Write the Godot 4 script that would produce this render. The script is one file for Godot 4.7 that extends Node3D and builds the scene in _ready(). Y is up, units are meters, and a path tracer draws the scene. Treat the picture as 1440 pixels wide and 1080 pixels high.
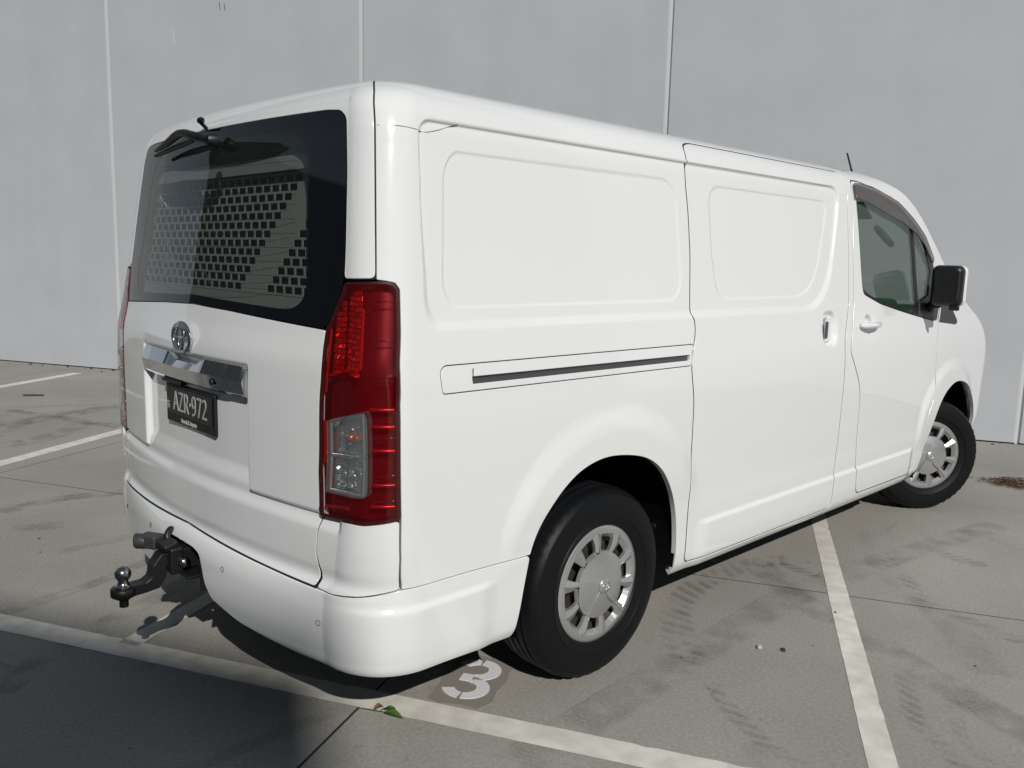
extends Node3D

# ------------------------------------------------------------------ mesh builder
class MB:
	var v := PackedVector3Array()
	var n := PackedVector3Array()
	var uv := PackedVector2Array()
	var ix := PackedInt32Array()

	func vert(p: Vector3, nn: Vector3, t := Vector2.ZERO) -> int:
		v.append(p); n.append(nn); uv.append(t)
		return v.size() - 1

	func tri(a: int, b: int, c: int) -> void:
		var g := (v[b] - v[a]).cross(v[c] - v[a])
		if g.dot(n[a] + n[b] + n[c]) > 0.0:
			ix.append(a); ix.append(c); ix.append(b)
		else:
			ix.append(a); ix.append(b); ix.append(c)

	func quad(a: int, b: int, c: int, d: int) -> void:
		tri(a, b, c); tri(a, c, d)

	func flat_quad(a: Vector3, b: Vector3, c: Vector3, d: Vector3, out: Vector3) -> void:
		var nn := (b - a).cross(c - a).normalized()
		if nn.dot(out) < 0.0: nn = -nn
		var i := vert(a, nn, Vector2(0, 0)); vert(b, nn, Vector2(1, 0)); vert(c, nn, Vector2(1, 1)); vert(d, nn, Vector2(0, 1))
		quad(i, i + 1, i + 2, i + 3)

	# a box with rounded edges of radius r
	func rbox(size: Vector3, r: float, xf: Transform3D, k := 2) -> void:
		var h := size * 0.5
		r = minf(r, minf(h.x, minf(h.y, h.z)) * 0.999)
		var inner := h - Vector3.ONE * r
		var axes := [[0, 1, 2], [1, 2, 0], [2, 0, 1]]
		for ax in axes:
			for s in [-1.0, 1.0]:
				var ca := []; var cb := []
				for j in k + 1:
					var t := tan((float(j) / k - 1.0) * PI / 4.0)
					ca.append([-1.0, t]); cb.append([-1.0, t])
				for j in k + 1:
					var t := tan(float(j) / k * PI / 4.0)
					ca.append([1.0, t]); cb.append([1.0, t])
				var base := v.size()
				var m: int = ca.size()
				for i in m:
					for j in m:
						var d := Vector3.ZERO
						d[ax[0]] = ca[i][1]; d[ax[1]] = cb[j][1]; d[ax[2]] = s
						d = d.normalized()
						var c := Vector3.ZERO
						c[ax[0]] = inner[ax[0]] * ca[i][0]; c[ax[1]] = inner[ax[1]] * cb[j][0]; c[ax[2]] = inner[ax[2]] * s
						vert(xf * (c + d * r), (xf.basis * d).normalized(), Vector2(float(i) / (m - 1), float(j) / (m - 1)))
				for i in m - 1:
					for j in m - 1:
						quad(base + i * m + j, base + (i + 1) * m + j, base + (i + 1) * m + j + 1, base + i * m + j + 1)

	func box(a: Vector3, b: Vector3, r := 0.003) -> void:
		rbox((b - a).abs(), r, Transform3D(Basis(), (a + b) * 0.5))

	# profile of (radius, height) points turned around +y of xf; split: flat shading between rings
	func lathe(pts: Array, seg: int, xf: Transform3D, smooth := 0.8) -> void:
		var m := pts.size()
		for i in m - 1:
			var a: Vector2 = pts[i]; var b: Vector2 = pts[i + 1]
			var d := (b - a).normalized()
			var nn := Vector2(d.y, -d.x)
			var na := nn; var nb := nn
			if i > 0:
				var p := (a - (pts[i - 1] as Vector2)).normalized(); var q := Vector2(p.y, -p.x)
				if q.dot(nn) > smooth: na = (q + nn).normalized()
			if i < m - 2:
				var p := ((pts[i + 2] as Vector2) - b).normalized(); var q := Vector2(p.y, -p.x)
				if q.dot(nn) > smooth: nb = (q + nn).normalized()
			var base := v.size()
			for s in seg + 1:
				var t := TAU * s / seg
				var c := cos(t); var e := sin(t)
				vert(xf * Vector3(a.x * c, a.y, a.x * e), (xf.basis * Vector3(na.x * c, na.y, na.x * e)).normalized(), Vector2(float(s) / seg, float(i) / m))
				vert(xf * Vector3(b.x * c, b.y, b.x * e), (xf.basis * Vector3(nb.x * c, nb.y, nb.x * e)).normalized(), Vector2(float(s) / seg, float(i + 1) / m))
			for s in seg:
				quad(base + 2 * s, base + 2 * s + 1, base + 2 * s + 3, base + 2 * s + 2)

	func tube(path: Array, radii: Array, seg := 10, squash := 1.0) -> void:
		var m := path.size()
		var up := Vector3.UP
		var base := v.size()
		for i in m:
			var d: Vector3 = ((path[mini(i + 1, m - 1)] as Vector3) - (path[maxi(i - 1, 0)] as Vector3)).normalized()
			if absf(d.dot(up)) > 0.95: up = Vector3.RIGHT
			var a := d.cross(up).normalized(); var b := a.cross(d).normalized()
			up = b
			var r: float = radii[mini(i, radii.size() - 1)]
			for s in seg:
				var t := TAU * s / seg
				var o := a * cos(t) + b * sin(t) * squash
				vert((path[i] as Vector3) + o * r, (a * cos(t) + b * sin(t) / squash).normalized())
		for i in m - 1:
			for s in seg:
				var s2 := (s + 1) % seg
				quad(base + i * seg + s, base + i * seg + s2, base + (i + 1) * seg + s2, base + (i + 1) * seg + s)
		for e in [0, m - 1]:
			var d: Vector3 = ((path[1] as Vector3) - (path[0] as Vector3)).normalized() * -1.0 if e == 0 else ((path[m - 1] as Vector3) - (path[m - 2] as Vector3)).normalized()
			var c := vert(path[e], d)
			var b0 := v.size()
			for s in seg: vert(v[base + e * seg + s], d)
			for s in seg: tri(c, b0 + s, b0 + (s + 1) % seg)

	# 2D outline pushed out along z of xf from z0 to z1, with a chamfer on the z1 side
	func extrude(poly: PackedVector2Array, z0: float, z1: float, xf: Transform3D, ch := 0.0) -> void:
		var p := poly.duplicate()
		if Geometry2D.is_polygon_clockwise(p): p.reverse()
		var top := p
		if ch > 0.0:
			top = PackedVector2Array()
			var mm := p.size()
			for i in mm:
				var a := (p[i] - p[(i - 1 + mm) % mm]).normalized(); var b := (p[(i + 1) % mm] - p[i]).normalized()
				var q := (Vector2(a.y, -a.x) + Vector2(b.y, -b.x)).normalized()
				top.append(p[i] - q * ch)
		var t := Geometry2D.triangulate_polygon(top)
		for zz in [[z1, 1.0, top], [z0, -1.0, p]]:
			var base := v.size()
			for q in (zz[2] as PackedVector2Array): vert(xf * Vector3(q.x, q.y, zz[0]), (xf.basis * Vector3(0, 0, zz[1])).normalized(), q)
			for i in range(0, t.size(), 3): tri(base + t[i], base + t[i + 1], base + t[i + 2])
		var m := p.size()
		for i in m:
			var j := (i + 1) % m
			var e := (p[j] - p[i]).normalized(); var o := xf.basis * Vector3(e.y, -e.x, 0)
			flat_quad(xf * Vector3(p[i].x, p[i].y, z0), xf * Vector3(p[j].x, p[j].y, z0), xf * Vector3(p[j].x, p[j].y, z1 - ch), xf * Vector3(p[i].x, p[i].y, z1 - ch), o)
			if ch > 0.0:
				flat_quad(xf * Vector3(p[i].x, p[i].y, z1 - ch), xf * Vector3(p[j].x, p[j].y, z1 - ch), xf * Vector3(top[j].x, top[j].y, z1), xf * Vector3(top[i].x, top[i].y, z1), o + xf.basis * Vector3(0, 0, 1))

	func mirrored() -> MB:
		var o := MB.new()
		o.v = v.duplicate(); o.n = n.duplicate(); o.uv = uv.duplicate(); o.ix = ix.duplicate()
		for i in o.v.size():
			o.v[i].z = -o.v[i].z; o.n[i].z = -o.n[i].z
		for i in range(0, o.ix.size(), 3):
			var t := o.ix[i + 1]; o.ix[i + 1] = o.ix[i + 2]; o.ix[i + 2] = t
		return o

	func add(o: MB) -> void:
		var b := v.size()
		v.append_array(o.v); n.append_array(o.n); uv.append_array(o.uv)
		for i in o.ix: ix.append(b + i)

	func mesh() -> ArrayMesh:
		var a := []; a.resize(Mesh.ARRAY_MAX)
		a[Mesh.ARRAY_VERTEX] = v; a[Mesh.ARRAY_NORMAL] = n; a[Mesh.ARRAY_TEX_UV] = uv; a[Mesh.ARRAY_INDEX] = ix
		var m := ArrayMesh.new()
		m.add_surface_from_arrays(Mesh.PRIMITIVE_TRIANGLES, a)
		return m

# ------------------------------------------------------------------ scene helpers
var M := {}

func put(called: String, mb: MB, mat: Material, parent: Node) -> MeshInstance3D:
	var o := MeshInstance3D.new()
	o.name = numbered(called, parent); o.mesh = mb.mesh(); o.material_override = mat
	parent.add_child(o, true)
	return o

var used := {}
func numbered(called: String, parent: Node) -> String:
	var key := str(parent.get_instance_id()) + called
	var k: int = used.get(key, 0)
	used[key] = k + 1
	return called if k == 0 else "%s_%03d" % [called, k]

func thing(called: String, label: String, category: String, at := Vector3.ZERO, group := "") -> Node3D:
	var o := Node3D.new()
	o.name = numbered(called, self); add_child(o, true); o.position = at
	o.set_meta("label", label); o.set_meta("category", category)
	if group: o.set_meta("group", group)
	return o

func mat(c: Color, rough := 0.5, metal := 0.0, spec := 0.5) -> StandardMaterial3D:   # c is linear
	var m := StandardMaterial3D.new()
	m.albedo_color = c.linear_to_srgb(); m.albedo_color.a = c.a
	m.roughness = rough; m.metallic = metal; m.metallic_specular = spec
	if c.a < 1.0: m.transparency = BaseMaterial3D.TRANSPARENCY_ALPHA
	return m

func noise_tex(freq: float, octaves: int, lo: Color, hi: Color, sd: int, size := 512, normal := false, bump := 4.0) -> NoiseTexture2D:
	var f := FastNoiseLite.new()
	f.noise_type = FastNoiseLite.TYPE_SIMPLEX_SMOOTH; f.seed = sd; f.frequency = freq; f.fractal_octaves = octaves
	var t := NoiseTexture2D.new()
	t.width = size; t.height = size; t.seamless = true; t.noise = f
	if normal:
		t.as_normal_map = true; t.bump_strength = bump
	else:
		var g := Gradient.new()
		g.set_color(0, lo); g.set_color(1, hi)
		t.color_ramp = g
	return t

# ------------------------------------------------------------------ the van's outer skin
# u runs from the middle of the tail round the rear corner, along the side and round the nose; v is the height up the side and over onto the roof.
const X0 := -0.95
const UA := 0.17
const ZC := 0.86
const UE := 4.75
const XF0 := 3.8
const DV := 0.0025
const SECTION := [   # v, y, half width, tail x, corner radius, nose x, nose radius, bow
	[0.2, 0.24, 0.86, -0.98, 0.2, 3.96, 0.4, 0.12], [0.25, 0.262, 0.915, -1.03, 0.2, 4.02, 0.4, 0.12], [0.29, 0.296, 0.94, -1.075, 0.2, 4.06, 0.4, 0.12],
	[0.34, 0.341, 0.95, -1.09, 0.2, 4.09, 0.38, 0.12], [0.45, 0.45, 0.958, -1.101, 0.2, 4.12, 0.36, 0.12], [0.5, 0.5, 0.961, -1.099, 0.2, 4.14, 0.35, 0.12],
	[0.53, 0.53, 0.962, -1.088, 0.2, 4.145, 0.34, 0.11], [0.56, 0.56, 0.962, -1.067, 0.18, 4.15, 0.34, 0.1], [0.6, 0.6, 0.963, -1.068, 0.17, 4.155, 0.34, 0.095],
	[0.66, 0.66, 0.965, -1.068, 0.16, 4.155, 0.34, 0.09], [0.75, 0.75, 0.967, -1.068, 0.15, 4.16, 0.34, 0.09], [0.9, 0.9, 0.969, -1.068, 0.14, 4.15, 0.32, 0.09],
	[1.0, 1.0, 0.968, -1.068, 0.14, 4.12, 0.3, 0.09], [1.1, 1.1, 0.961, -1.066, 0.14, 4.06, 0.3, 0.09], [1.17, 1.17, 0.951, -1.062, 0.13, 3.97, 0.3, 0.09],
	[1.25, 1.25, 0.939, -1.042, 0.13, 3.8, 0.29, 0.085], [1.4, 1.4, 0.917, -1.012, 0.13, 3.52, 0.28, 0.08], [1.6, 1.605, 0.889, -0.98, 0.13, 3.24, 0.27, 0.075],
	[1.75, 1.76, 0.867, -0.955, 0.13, 3.03, 0.27, 0.07], [1.82, 1.833, 0.855, -0.944, 0.13, 2.9, 0.27, 0.07], [1.87, 1.882, 0.838, -0.93, 0.13, 2.79, 0.27, 0.07],
	[1.91, 1.918, 0.812, -0.905, 0.13, 2.65, 0.27, 0.07], [1.95, 1.946, 0.775, -0.872, 0.13, 2.48, 0.27, 0.07], [2.0, 1.965, 0.725, -0.825, 0.13, 2.3, 0.27, 0.07],
	[2.1, 1.982, 0.62, -0.725, 0.13, 2.05, 0.27, 0.07]]
var TY := PackedFloat32Array(); var TW := PackedFloat32Array(); var TR := PackedFloat32Array(); var TC := PackedFloat32Array()
var TF := PackedFloat32Array(); var TN := PackedFloat32Array(); var TB := PackedFloat32Array()

func make_table() -> void:
	var cols := [TY, TW, TR, TC, TF, TN, TB]
	var rows := SECTION.size()
	for c in 7:
		var out := PackedFloat32Array()
		var slope := []
		for i in rows:
			var s0: float = 0.0; var s1: float = 0.0
			if i > 0: s0 = (SECTION[i][c + 1] - SECTION[i - 1][c + 1]) / (SECTION[i][0] - SECTION[i - 1][0])
			if i < rows - 1: s1 = (SECTION[i + 1][c + 1] - SECTION[i][c + 1]) / (SECTION[i + 1][0] - SECTION[i][0])
			slope.append(s1 if i == 0 else s0 if i == rows - 1 else (s0 + s1) / 2.0)
		var k := 0
		for j in 762:
			var vv := 0.2 + j * DV
			while k < rows - 2 and SECTION[k + 1][0] < vv: k += 1
			var h: float = SECTION[k + 1][0] - SECTION[k][0]
			var t: float = clampf((vv - SECTION[k][0]) / h, 0, 1)
			var t2 := t * t; var t3 := t2 * t
			out.append((2 * t3 - 3 * t2 + 1) * SECTION[k][c + 1] + (t3 - 2 * t2 + t) * h * slope[k] + (-2 * t3 + 3 * t2) * SECTION[k + 1][c + 1] + (t3 - t2) * h * slope[k + 1])
		cols[c].append_array(out)
	TY = cols[0]; TW = cols[1]; TR = cols[2]; TC = cols[3]; TF = cols[4]; TN = cols[5]; TB = cols[6]

func ss(t: float) -> float:
	t = clampf(t, 0.0, 1.0)
	return t * t * (3.0 - 2.0 * t)

func smax(a: float, b: float, k: float) -> float:
	var h := maxf(k - absf(a - b), 0.0) / k
	return maxf(a, b) + h * h * k * 0.25

# the pressed shapes of the panels: how far the skin stands out of (or in from) its smooth base
func pressed(u: float, vv: float, x: float, z: float) -> float:
	var d := 0.0
	if u < -UA:
		if vv > 0.56 and vv < 1.25:
			var az := absf(z)
			d -= 0.013 * ss((vv - 0.70) / 0.045)
			d -= 0.012 * ss((vv - 0.76) / 0.06) * (1.0 - ss((vv - 1.115) / 0.02)) * (1.0 - ss((az - 0.384) / 0.016))
			d += 0.013 * ss((vv - 0.745) / 0.014) * ss((az - 0.392) / 0.016)
			d += 0.013 * ss((vv - 1.125) / 0.02) * (1.0 - ss((az - 0.392) / 0.016))
		elif vv > 1.86:
			d -= 0.002 * exp(-pow((vv - 1.885) / 0.006, 2.0))
		return d
	if u < 0.0:
		if vv < 0.53: d += 0.010 * (1.0 - ss((vv - 0.485) / 0.025)) * ss((u + UA) / 0.12)
		return d
	# window recess that runs over quarter panel and sliding door
	if u < 2.85 and vv > 1.2 and vv < 1.87:
		var left := 0.006 + 0.030 * clampf((1.80 - vv) / 0.48, 0, 1)
		var r := (u - 2.70) * 0.938 - (vv - 1.75) * 0.347
		var sd := smax(smax(1.268 - vv, r, 0.20), smax(left - u, vv - 1.838, 0.05), 0.09)
		var wd := lerpf(0.011, 0.030, ss((1.62 - vv) / 0.3))
		d -= 0.012 * ss(-sd / wd)
		if u < 1.43:
			var qx := absf(u - 0.757) - 0.636 + 0.09; var qy := absf(vv - 1.548 - 0.004 * (u - 0.75)) - 0.218 + 0.09
			var s2 := Vector2(maxf(qx, 0), maxf(qy, 0)).length() + minf(maxf(qx, qy), 0) - 0.09
			d -= 0.0035 * ss(-s2 / 0.009)
		elif u > 1.55 and u < 2.65:
			var r2 := (u - 2.594) * 0.916 - (vv - 1.735) * 0.40
			var s3 := smax(smax(1.333 - vv, r2, 0.18), smax(1.600 - u + 0.03 * clampf((1.5 - vv) / 0.2, 0, 1), vv - 1.768, 0.09), 0.07)
			d -= 0.0035 * ss(-s3 / 0.009)
	# lower crease along the doors
	if vv < 0.6:
		if u > 1.4 and x < 2.9: d += 0.009 * (1.0 - ss((vv - 0.448) / 0.024)) * ss((u - 1.49) / 0.1) * (1.0 - ss((x - 2.66) / 0.06))
		if u < 0.45: d += 0.010 * (1.0 - ss((vv - 0.487) / 0.022)) * (1.0 - ss((u - 0.27) / 0.14))
	# wheel arch flares
	if u > 0.3 and u < 1.65 and vv < 1.05:
		var r := Vector2(u - 0.95, vv - 0.40).length()
		d += 0.015 * (1.0 - ss((r - 0.50) / 0.10)) * ss((vv - 0.48) / 0.26)
	if x > 2.5 and vv < 1.05:
		var r := Vector2(x - 3.21, vv - 0.40).length()
		d += 0.013 * (1.0 - ss((r - 0.47) / 0.085)) * ss((vv - 0.42) / 0.2) * ss((x - 2.72) / 0.08)
	# handle cups
	if u > 2.4 and u < 3.1 and vv > 1.05 and vv < 1.3:
		var q := Vector2(absf(u - 2.536) / 0.078, absf(vv - 1.186) / 0.086)
		d -= 0.020 * ss((1.0 - pow(pow(q.x, 3.0) + pow(q.y, 3.0), 0.333)) / 0.30)
		var e := Vector2((u - 2.972) / 0.062, (vv - 1.192) / 0.052).length()
		d -= 0.022 * ss((1.0 - e) / 0.45)
	return d

func skin(u: float, vv: float, off := 0.0, smooth := false) -> Vector3:
	var f := (clampf(vv, 0.2, 2.1) - 0.2) / DV
	var k := mini(int(f), 760)
	f -= k
	var y := lerpf(TY[k], TY[k + 1], f); var w := lerpf(TW[k], TW[k + 1], f); var xr := lerpf(TR[k], TR[k + 1], f); var r := lerpf(TC[k], TC[k + 1], f)
	var bow := lerpf(TB[k], TB[k + 1], f)
	var p := Vector3(0, y, 0)
	var dx := 0.0; var dz := 1.0
	if u < -UA:
		p.z = (w - r) * maxf(1.0 + (u + UA) / ZC, 0.0)
		p.x = xr + bow * p.z * p.z / 0.7396
		dx = -1.0; dz = 0.0
	else:
		var xs0 := xr + bow * (w - r) * (w - r) / 0.7396 + r
		if u < 0.0:
			var th := -u / UA * PI / 2.0
			dx = -sin(th); dz = cos(th)
			p.x = xs0 + r * dx; p.z = w - r + r * dz
		else:
			var xf := lerpf(TF[k], TF[k + 1], f); var rf := lerpf(TN[k], TN[k + 1], f)
			if u < UE:
				p.x = X0 + u + (xs0 - X0) * (1.0 - ss(u / 0.6))
				if u > 2.6: p.x += (xf - rf - XF0) * ss((u - 2.6) / 2.15)
				p.z = w - 0.035 * ss((p.x - 2.6) / 1.6)
			elif u < UE + 0.5:
				var tf := (u - UE) / 0.5 * PI / 2.0
				dx = sin(tf); dz = cos(tf)
				p.x = xf - rf + rf * dx; p.z = w - 0.035 - rf + rf * dz
			else:
				var s := clampf(1.0 - (u - UE - 0.5) / 0.6, 0, 1)
				dx = 1.0; dz = 0.0
				p.x = xf + 0.06 * (1.0 - s * s); p.z = (w - 0.035 - rf) * s
	if not smooth: off += pressed(u, vv, p.x, p.z)
	p.x += dx * off; p.z += dz * off
	return p

func skin_normal(u: float, vv: float, p: Vector3, off := 0.0, smooth := false) -> Vector3:
	var e := 0.003
	var a := skin(u + e, vv, off, smooth) - (skin(u - e, vv, off, smooth) if u > -1.0 else p)
	var b := skin(u, minf(vv + e, 2.1), off, smooth) - skin(u, vv - e, off, smooth)
	if u <= -1.0: a.x = 0.0
	return a.cross(b).normalized()

func pts(a: Array) -> PackedVector2Array:
	var o := PackedVector2Array()
	for i in range(0, a.size(), 2): o.append(Vector2(a[i], a[i + 1]))
	return o

func filleted(p: PackedVector2Array, r: float) -> PackedVector2Array:
	var o := PackedVector2Array()
	var m := p.size()
	for i in m:
		var a := p[(i - 1 + m) % m]; var b := p[i]; var c := p[(i + 1) % m]
		var turn := absf((b - a).angle_to(c - b))
		if turn < 0.03 or open_edge(b):
			o.append(b); continue
		var t1 := minf(r, a.distance_to(b) * 0.45); var t2 := minf(r, b.distance_to(c) * 0.45)
		var s := b + (a - b).normalized() * t1; var e := b + (c - b).normalized() * t2
		for k in 5:
			var t := k / 4.0
			o.append(s.lerp(b, t).lerp(b.lerp(e, t), t))
	return o

func dense(p: PackedVector2Array, step: float) -> PackedVector2Array:
	var o := PackedVector2Array()
	for i in p.size():
		var a := p[i]; var b := p[(i + 1) % p.size()]
		var l := a.distance_to(b)
		if l < 1e-5: continue
		var k := maxi(1, int(ceil(l / step)))
		for j in k: o.append(a.lerp(b, float(j) / k))
	return o

func rounded(a: Array, k := 4) -> PackedVector2Array:
	var p := pts(a)
	var o := PackedVector2Array()
	for i in p.size() - 1:
		if i == 0 or i == p.size() - 2:
			o.append(p[i]); continue
		for j in k: o.append(p[i].cubic_interpolate(p[i + 1], p[i - 1], p[i + 2], float(j) / k))
	o.append(p[p.size() - 1])
	return o

func offset(p: PackedVector2Array, d: float) -> PackedVector2Array:   # counter-clockwise outline, grown by d
	var o := PackedVector2Array()
	var m := p.size()
	for i in m:
		var a := (p[i] - p[(i - 1 + m) % m]).normalized(); var b := (p[(i + 1) % m] - p[i]).normalized()
		var na := Vector2(a.y, -a.x); var nb := Vector2(b.y, -b.x)
		var q := (na + nb).normalized()
		o.append(p[i] + q * d / maxf(0.35, q.dot(na)))
	return o

func open_edge(p: Vector2) -> bool:   # outline points where the skin simply goes on
	return p.x < -1.028 or p.y > 2.098 or p.x > 5.848 or p.y < 0.202

# one panel of the skin: outline and holes in (u, v), edges turned inwards
func panel(outline: PackedVector2Array, holes: Array, cell := 0.008, depth := 0.02, off := 0.0, smooth := false, bead := 0.0022) -> MB:
	var mb := MB.new()
	if Geometry2D.is_polygon_clockwise(outline): outline.reverse()
	outline = dense(outline, 0.02)
	var inner := offset(outline, -bead)
	for i in inner.size():
		if open_edge(outline[i]): inner[i] = outline[i]
	var hs := []
	var rims := [[outline, -1.0]]
	for h0 in holes:
		var h: PackedVector2Array = h0
		if Geometry2D.is_polygon_clockwise(h): h.reverse()
		h = dense(h, 0.02)
		hs.append(offset(h, bead)); rims.append([h, 1.0])
	var lo := inner[0]; var hi := inner[0]
	for q in inner:
		lo = lo.min(q); hi = hi.max(q)
	lo -= Vector2(cell * 0.37, cell * 0.41)
	var nx := int((hi.x - lo.x) / cell) + 2; var ny := int((hi.y - lo.y) / cell) + 2
	var state := PackedByteArray(); state.resize(nx * ny)
	for loop in [inner] + hs:
		var m: int = loop.size()
		for i in m:
			var a: Vector2 = loop[i]; var b: Vector2 = loop[(i + 1) % m]
			var k := maxi(1, int(a.distance_to(b) / (cell * 0.12)))
			for j in k + 1:
				var q := (a.lerp(b, float(j) / k) - lo) / cell
				var cx := int(floor(q.x)); var cy := int(floor(q.y))
				if cx >= 0 and cy >= 0 and cx < nx and cy < ny: state[cy * nx + cx] = 2
	var cache := {}
	for cy in ny:
		for cx in nx:
			var c := lo + Vector2(cx, cy) * cell
			if state[cy * nx + cx] == 2:
				var got: Array = Geometry2D.intersect_polygons(PackedVector2Array([c, c + Vector2(cell, 0), c + Vector2(cell, cell), c + Vector2(0, cell)]), inner)
				for h in hs:
					var nxt := []
					for g in got: nxt.append_array(Geometry2D.clip_polygons(g, h))
					got = nxt
				for g in got:
					if g.size() < 3: continue
					var t := Geometry2D.triangulate_polygon(g)
					var base := mb.v.size()
					for q in (g as PackedVector2Array):
						var p := skin(q.x, q.y, off, smooth)
						mb.vert(p, skin_normal(q.x, q.y, p, off, smooth), q)
					for i in range(0, t.size(), 3): mb.tri(base + t[i], base + t[i + 1], base + t[i + 2])
			else:
				var mid := c + Vector2(cell, cell) * 0.5
				if not inside_of(mid, inner): continue
				var inside := true
				for h in hs:
					if inside_of(mid, h): inside = false; break
				if not inside: continue
				var id := [0, 0, 0, 0]
				for j in 4:
					var gx := cx + (1 if j == 1 or j == 2 else 0); var gy := cy + (1 if j > 1 else 0)
					var key := gy * (nx + 1) + gx
					var got: int = cache.get(key, -1)
					if got < 0:
						var q := lo + Vector2(gx, gy) * cell
						var p := skin(q.x, q.y, off, smooth)
						got = mb.vert(p, skin_normal(q.x, q.y, p, off, smooth), q)
						cache[key] = got
					id[j] = got
				mb.quad(id[0], id[1], id[2], id[3])
	if depth > 0.0:
		for rim in rims:
			var o: PackedVector2Array = rim[0]; var s: float = rim[1]
			var m := o.size()
			var rows := []
			var o0 := offset(o, s * bead); var o1 := offset(o, s * bead * 0.3)
			for i in m:
				var skip := open_edge(o[i])
				var p0 := skin(o0[i].x, o0[i].y, off, smooth) if not skip else skin(o[i].x, o[i].y, off, smooth)
				var nn := skin_normal(o[i].x, o[i].y, skin(o[i].x, o[i].y, off, smooth), off, smooth)
				var p2 := skin(o[i].x, o[i].y, off, smooth)
				var p1 := skin(o1[i].x, o1[i].y, off, smooth) - nn * bead * 0.3
				var e := (p2 - p0).normalized()
				if skip: e = nn
				rows.append([mb.vert(p0, nn, o[i]), mb.vert(p1, (nn + e).normalized(), o[i]), mb.vert(p2 - nn * bead, e, o[i]), mb.vert(p2 - nn * depth, e, o[i]), skip])
			for i in m:
				var j := (i + 1) % m
				if rows[i][4] and rows[j][4]: continue
				for k in 3: mb.quad(rows[i][k], rows[j][k], rows[j][k + 1], rows[i][k + 1])
	return mb

func inside_of(q: Vector2, p: PackedVector2Array) -> bool:
	var a := Geometry2D.is_point_in_polygon(q, p)
	var b := Geometry2D.is_point_in_polygon(q + Vector2(0.00031, 0.00047), p)
	if a == b: return a
	return Geometry2D.is_point_in_polygon(q + Vector2(-0.00043, 0.00029), p)

func strip(outline: PackedVector2Array, depth: float, half := 0.011) -> MB:   # the dark rubber behind a gap
	return panel(offset(outline, half), [offset(outline, -half)], 0.02, 0.0, -depth, false, 0.0)

func both(mb: MB) -> MB:
	var o := MB.new()
	o.add(mb); o.add(mb.mirrored())
	return o

# ------------------------------------------------------------------ outlines of the van's panels, in (u, v)
const ARCH := [0.515, 0.25, 0.521, 0.299, 0.541, 0.411, 0.565, 0.548, 0.593, 0.626, 0.637, 0.688, 0.700, 0.747, 0.782, 0.794, 0.888, 0.818, 1.005, 0.812, 1.126, 0.784, 1.216, 0.732, 1.285, 0.655, 1.337, 0.567, 1.367, 0.470, 1.383, 0.357, 1.389, 0.25]
const FRONT_ARCH := [3.84, 0.25, 3.860, 0.389, 3.866, 0.471, 3.890, 0.558, 3.943, 0.646, 4.006, 0.716, 4.085, 0.765, 4.199, 0.797, 4.321, 0.793, 4.442, 0.762, 4.564, 0.701, 4.653, 0.631, 4.725, 0.511, 4.75, 0.39, 4.755, 0.25]
const SLIDING := [1.452, 0.299, 2.68, 0.290, 2.673, 0.451, 2.683, 0.65, 2.686, 0.916, 2.682, 1.125, 2.756, 1.302, 2.784, 1.467, 2.815, 1.734, 2.838, 1.88, 2.830, 1.925, 1.53, 1.925, 1.472, 1.905, 1.461, 1.848, 1.456, 1.758, 1.462, 1.66, 1.459, 1.498, 1.432, 1.278, 1.446, 1.255, 1.443, 1.208, 1.419, 1.143, 1.404, 1.091, 1.413, 1.024, 1.424, 0.955, 1.429, 0.747, 1.434, 0.535]
const DRIVER := [2.975, 0.318, 3.765, 0.312, 3.770, 0.447, 3.779, 0.61, 3.864, 0.759, 3.857, 0.889, 3.845, 1.031, 3.984, 1.176, 4.20, 1.262, 4.45, 1.40, 4.59, 1.52, 4.634, 1.653, 4.576, 1.747, 4.478, 1.822, 4.162, 1.866, 3.163, 1.884, 2.99, 1.884, 2.930, 1.862, 2.903, 1.771, 2.853, 1.538, 2.822, 1.325, 2.765, 1.145, 2.740, 1.074, 2.86, 0.901, 2.885, 0.823, 2.894, 0.622, 2.916, 0.478, 2.945, 0.35]
const SIDE_GLASS := [2.945, 1.40, 2.948, 1.342, 3.18, 1.288, 3.656, 1.218, 3.935, 1.178, 4.17, 1.272, 4.42, 1.40, 4.56, 1.53, 4.60, 1.64, 4.55, 1.725, 4.46, 1.795, 4.15, 1.842, 3.16, 1.862, 2.995, 1.858, 2.975, 1.78]
const LAMP := [-0.175, 1.398, -0.186, 1.370, -0.218, 1.309, -0.246, 1.266, -0.251, 1.219, -0.252, 1.124, -0.262, 1.018, -0.267, 0.874, -0.254, 0.745, -0.141, 0.750, -0.112, 0.749, -0.040, 0.763, -0.037, 0.768, -0.038, 0.973, -0.038, 1.080, -0.029, 1.159, -0.032, 1.271, -0.038, 1.383, -0.047, 1.399, -0.069, 1.404]
const CLEAR_LENS := [-0.230, 1.022, -0.108, 1.059, -0.103, 1.04, -0.103, 0.834, -0.112, 0.822, -0.234, 0.819]
const REAR_GLASS := [-1.03, 1.859, -0.66, 1.859, -0.285, 1.858, -0.215, 1.852, -0.186, 1.831, -0.178, 1.69, -0.179, 1.494, -0.183, 1.405, -0.190, 1.375, -0.220, 1.315, -0.251, 1.270, -0.746, 1.293, -1.03, 1.301]
const REAR_CLEAR := [-1.03, 1.822, -0.488, 1.812, -0.406, 1.785, -0.372, 1.737, -0.343, 1.389, -0.365, 1.336, -0.424, 1.312, -0.878, 1.325, -1.03, 1.329]

func rot_basis(x: Vector3, y: Vector3, z: Vector3) -> Basis:
	return Basis(x, y, z)

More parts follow.
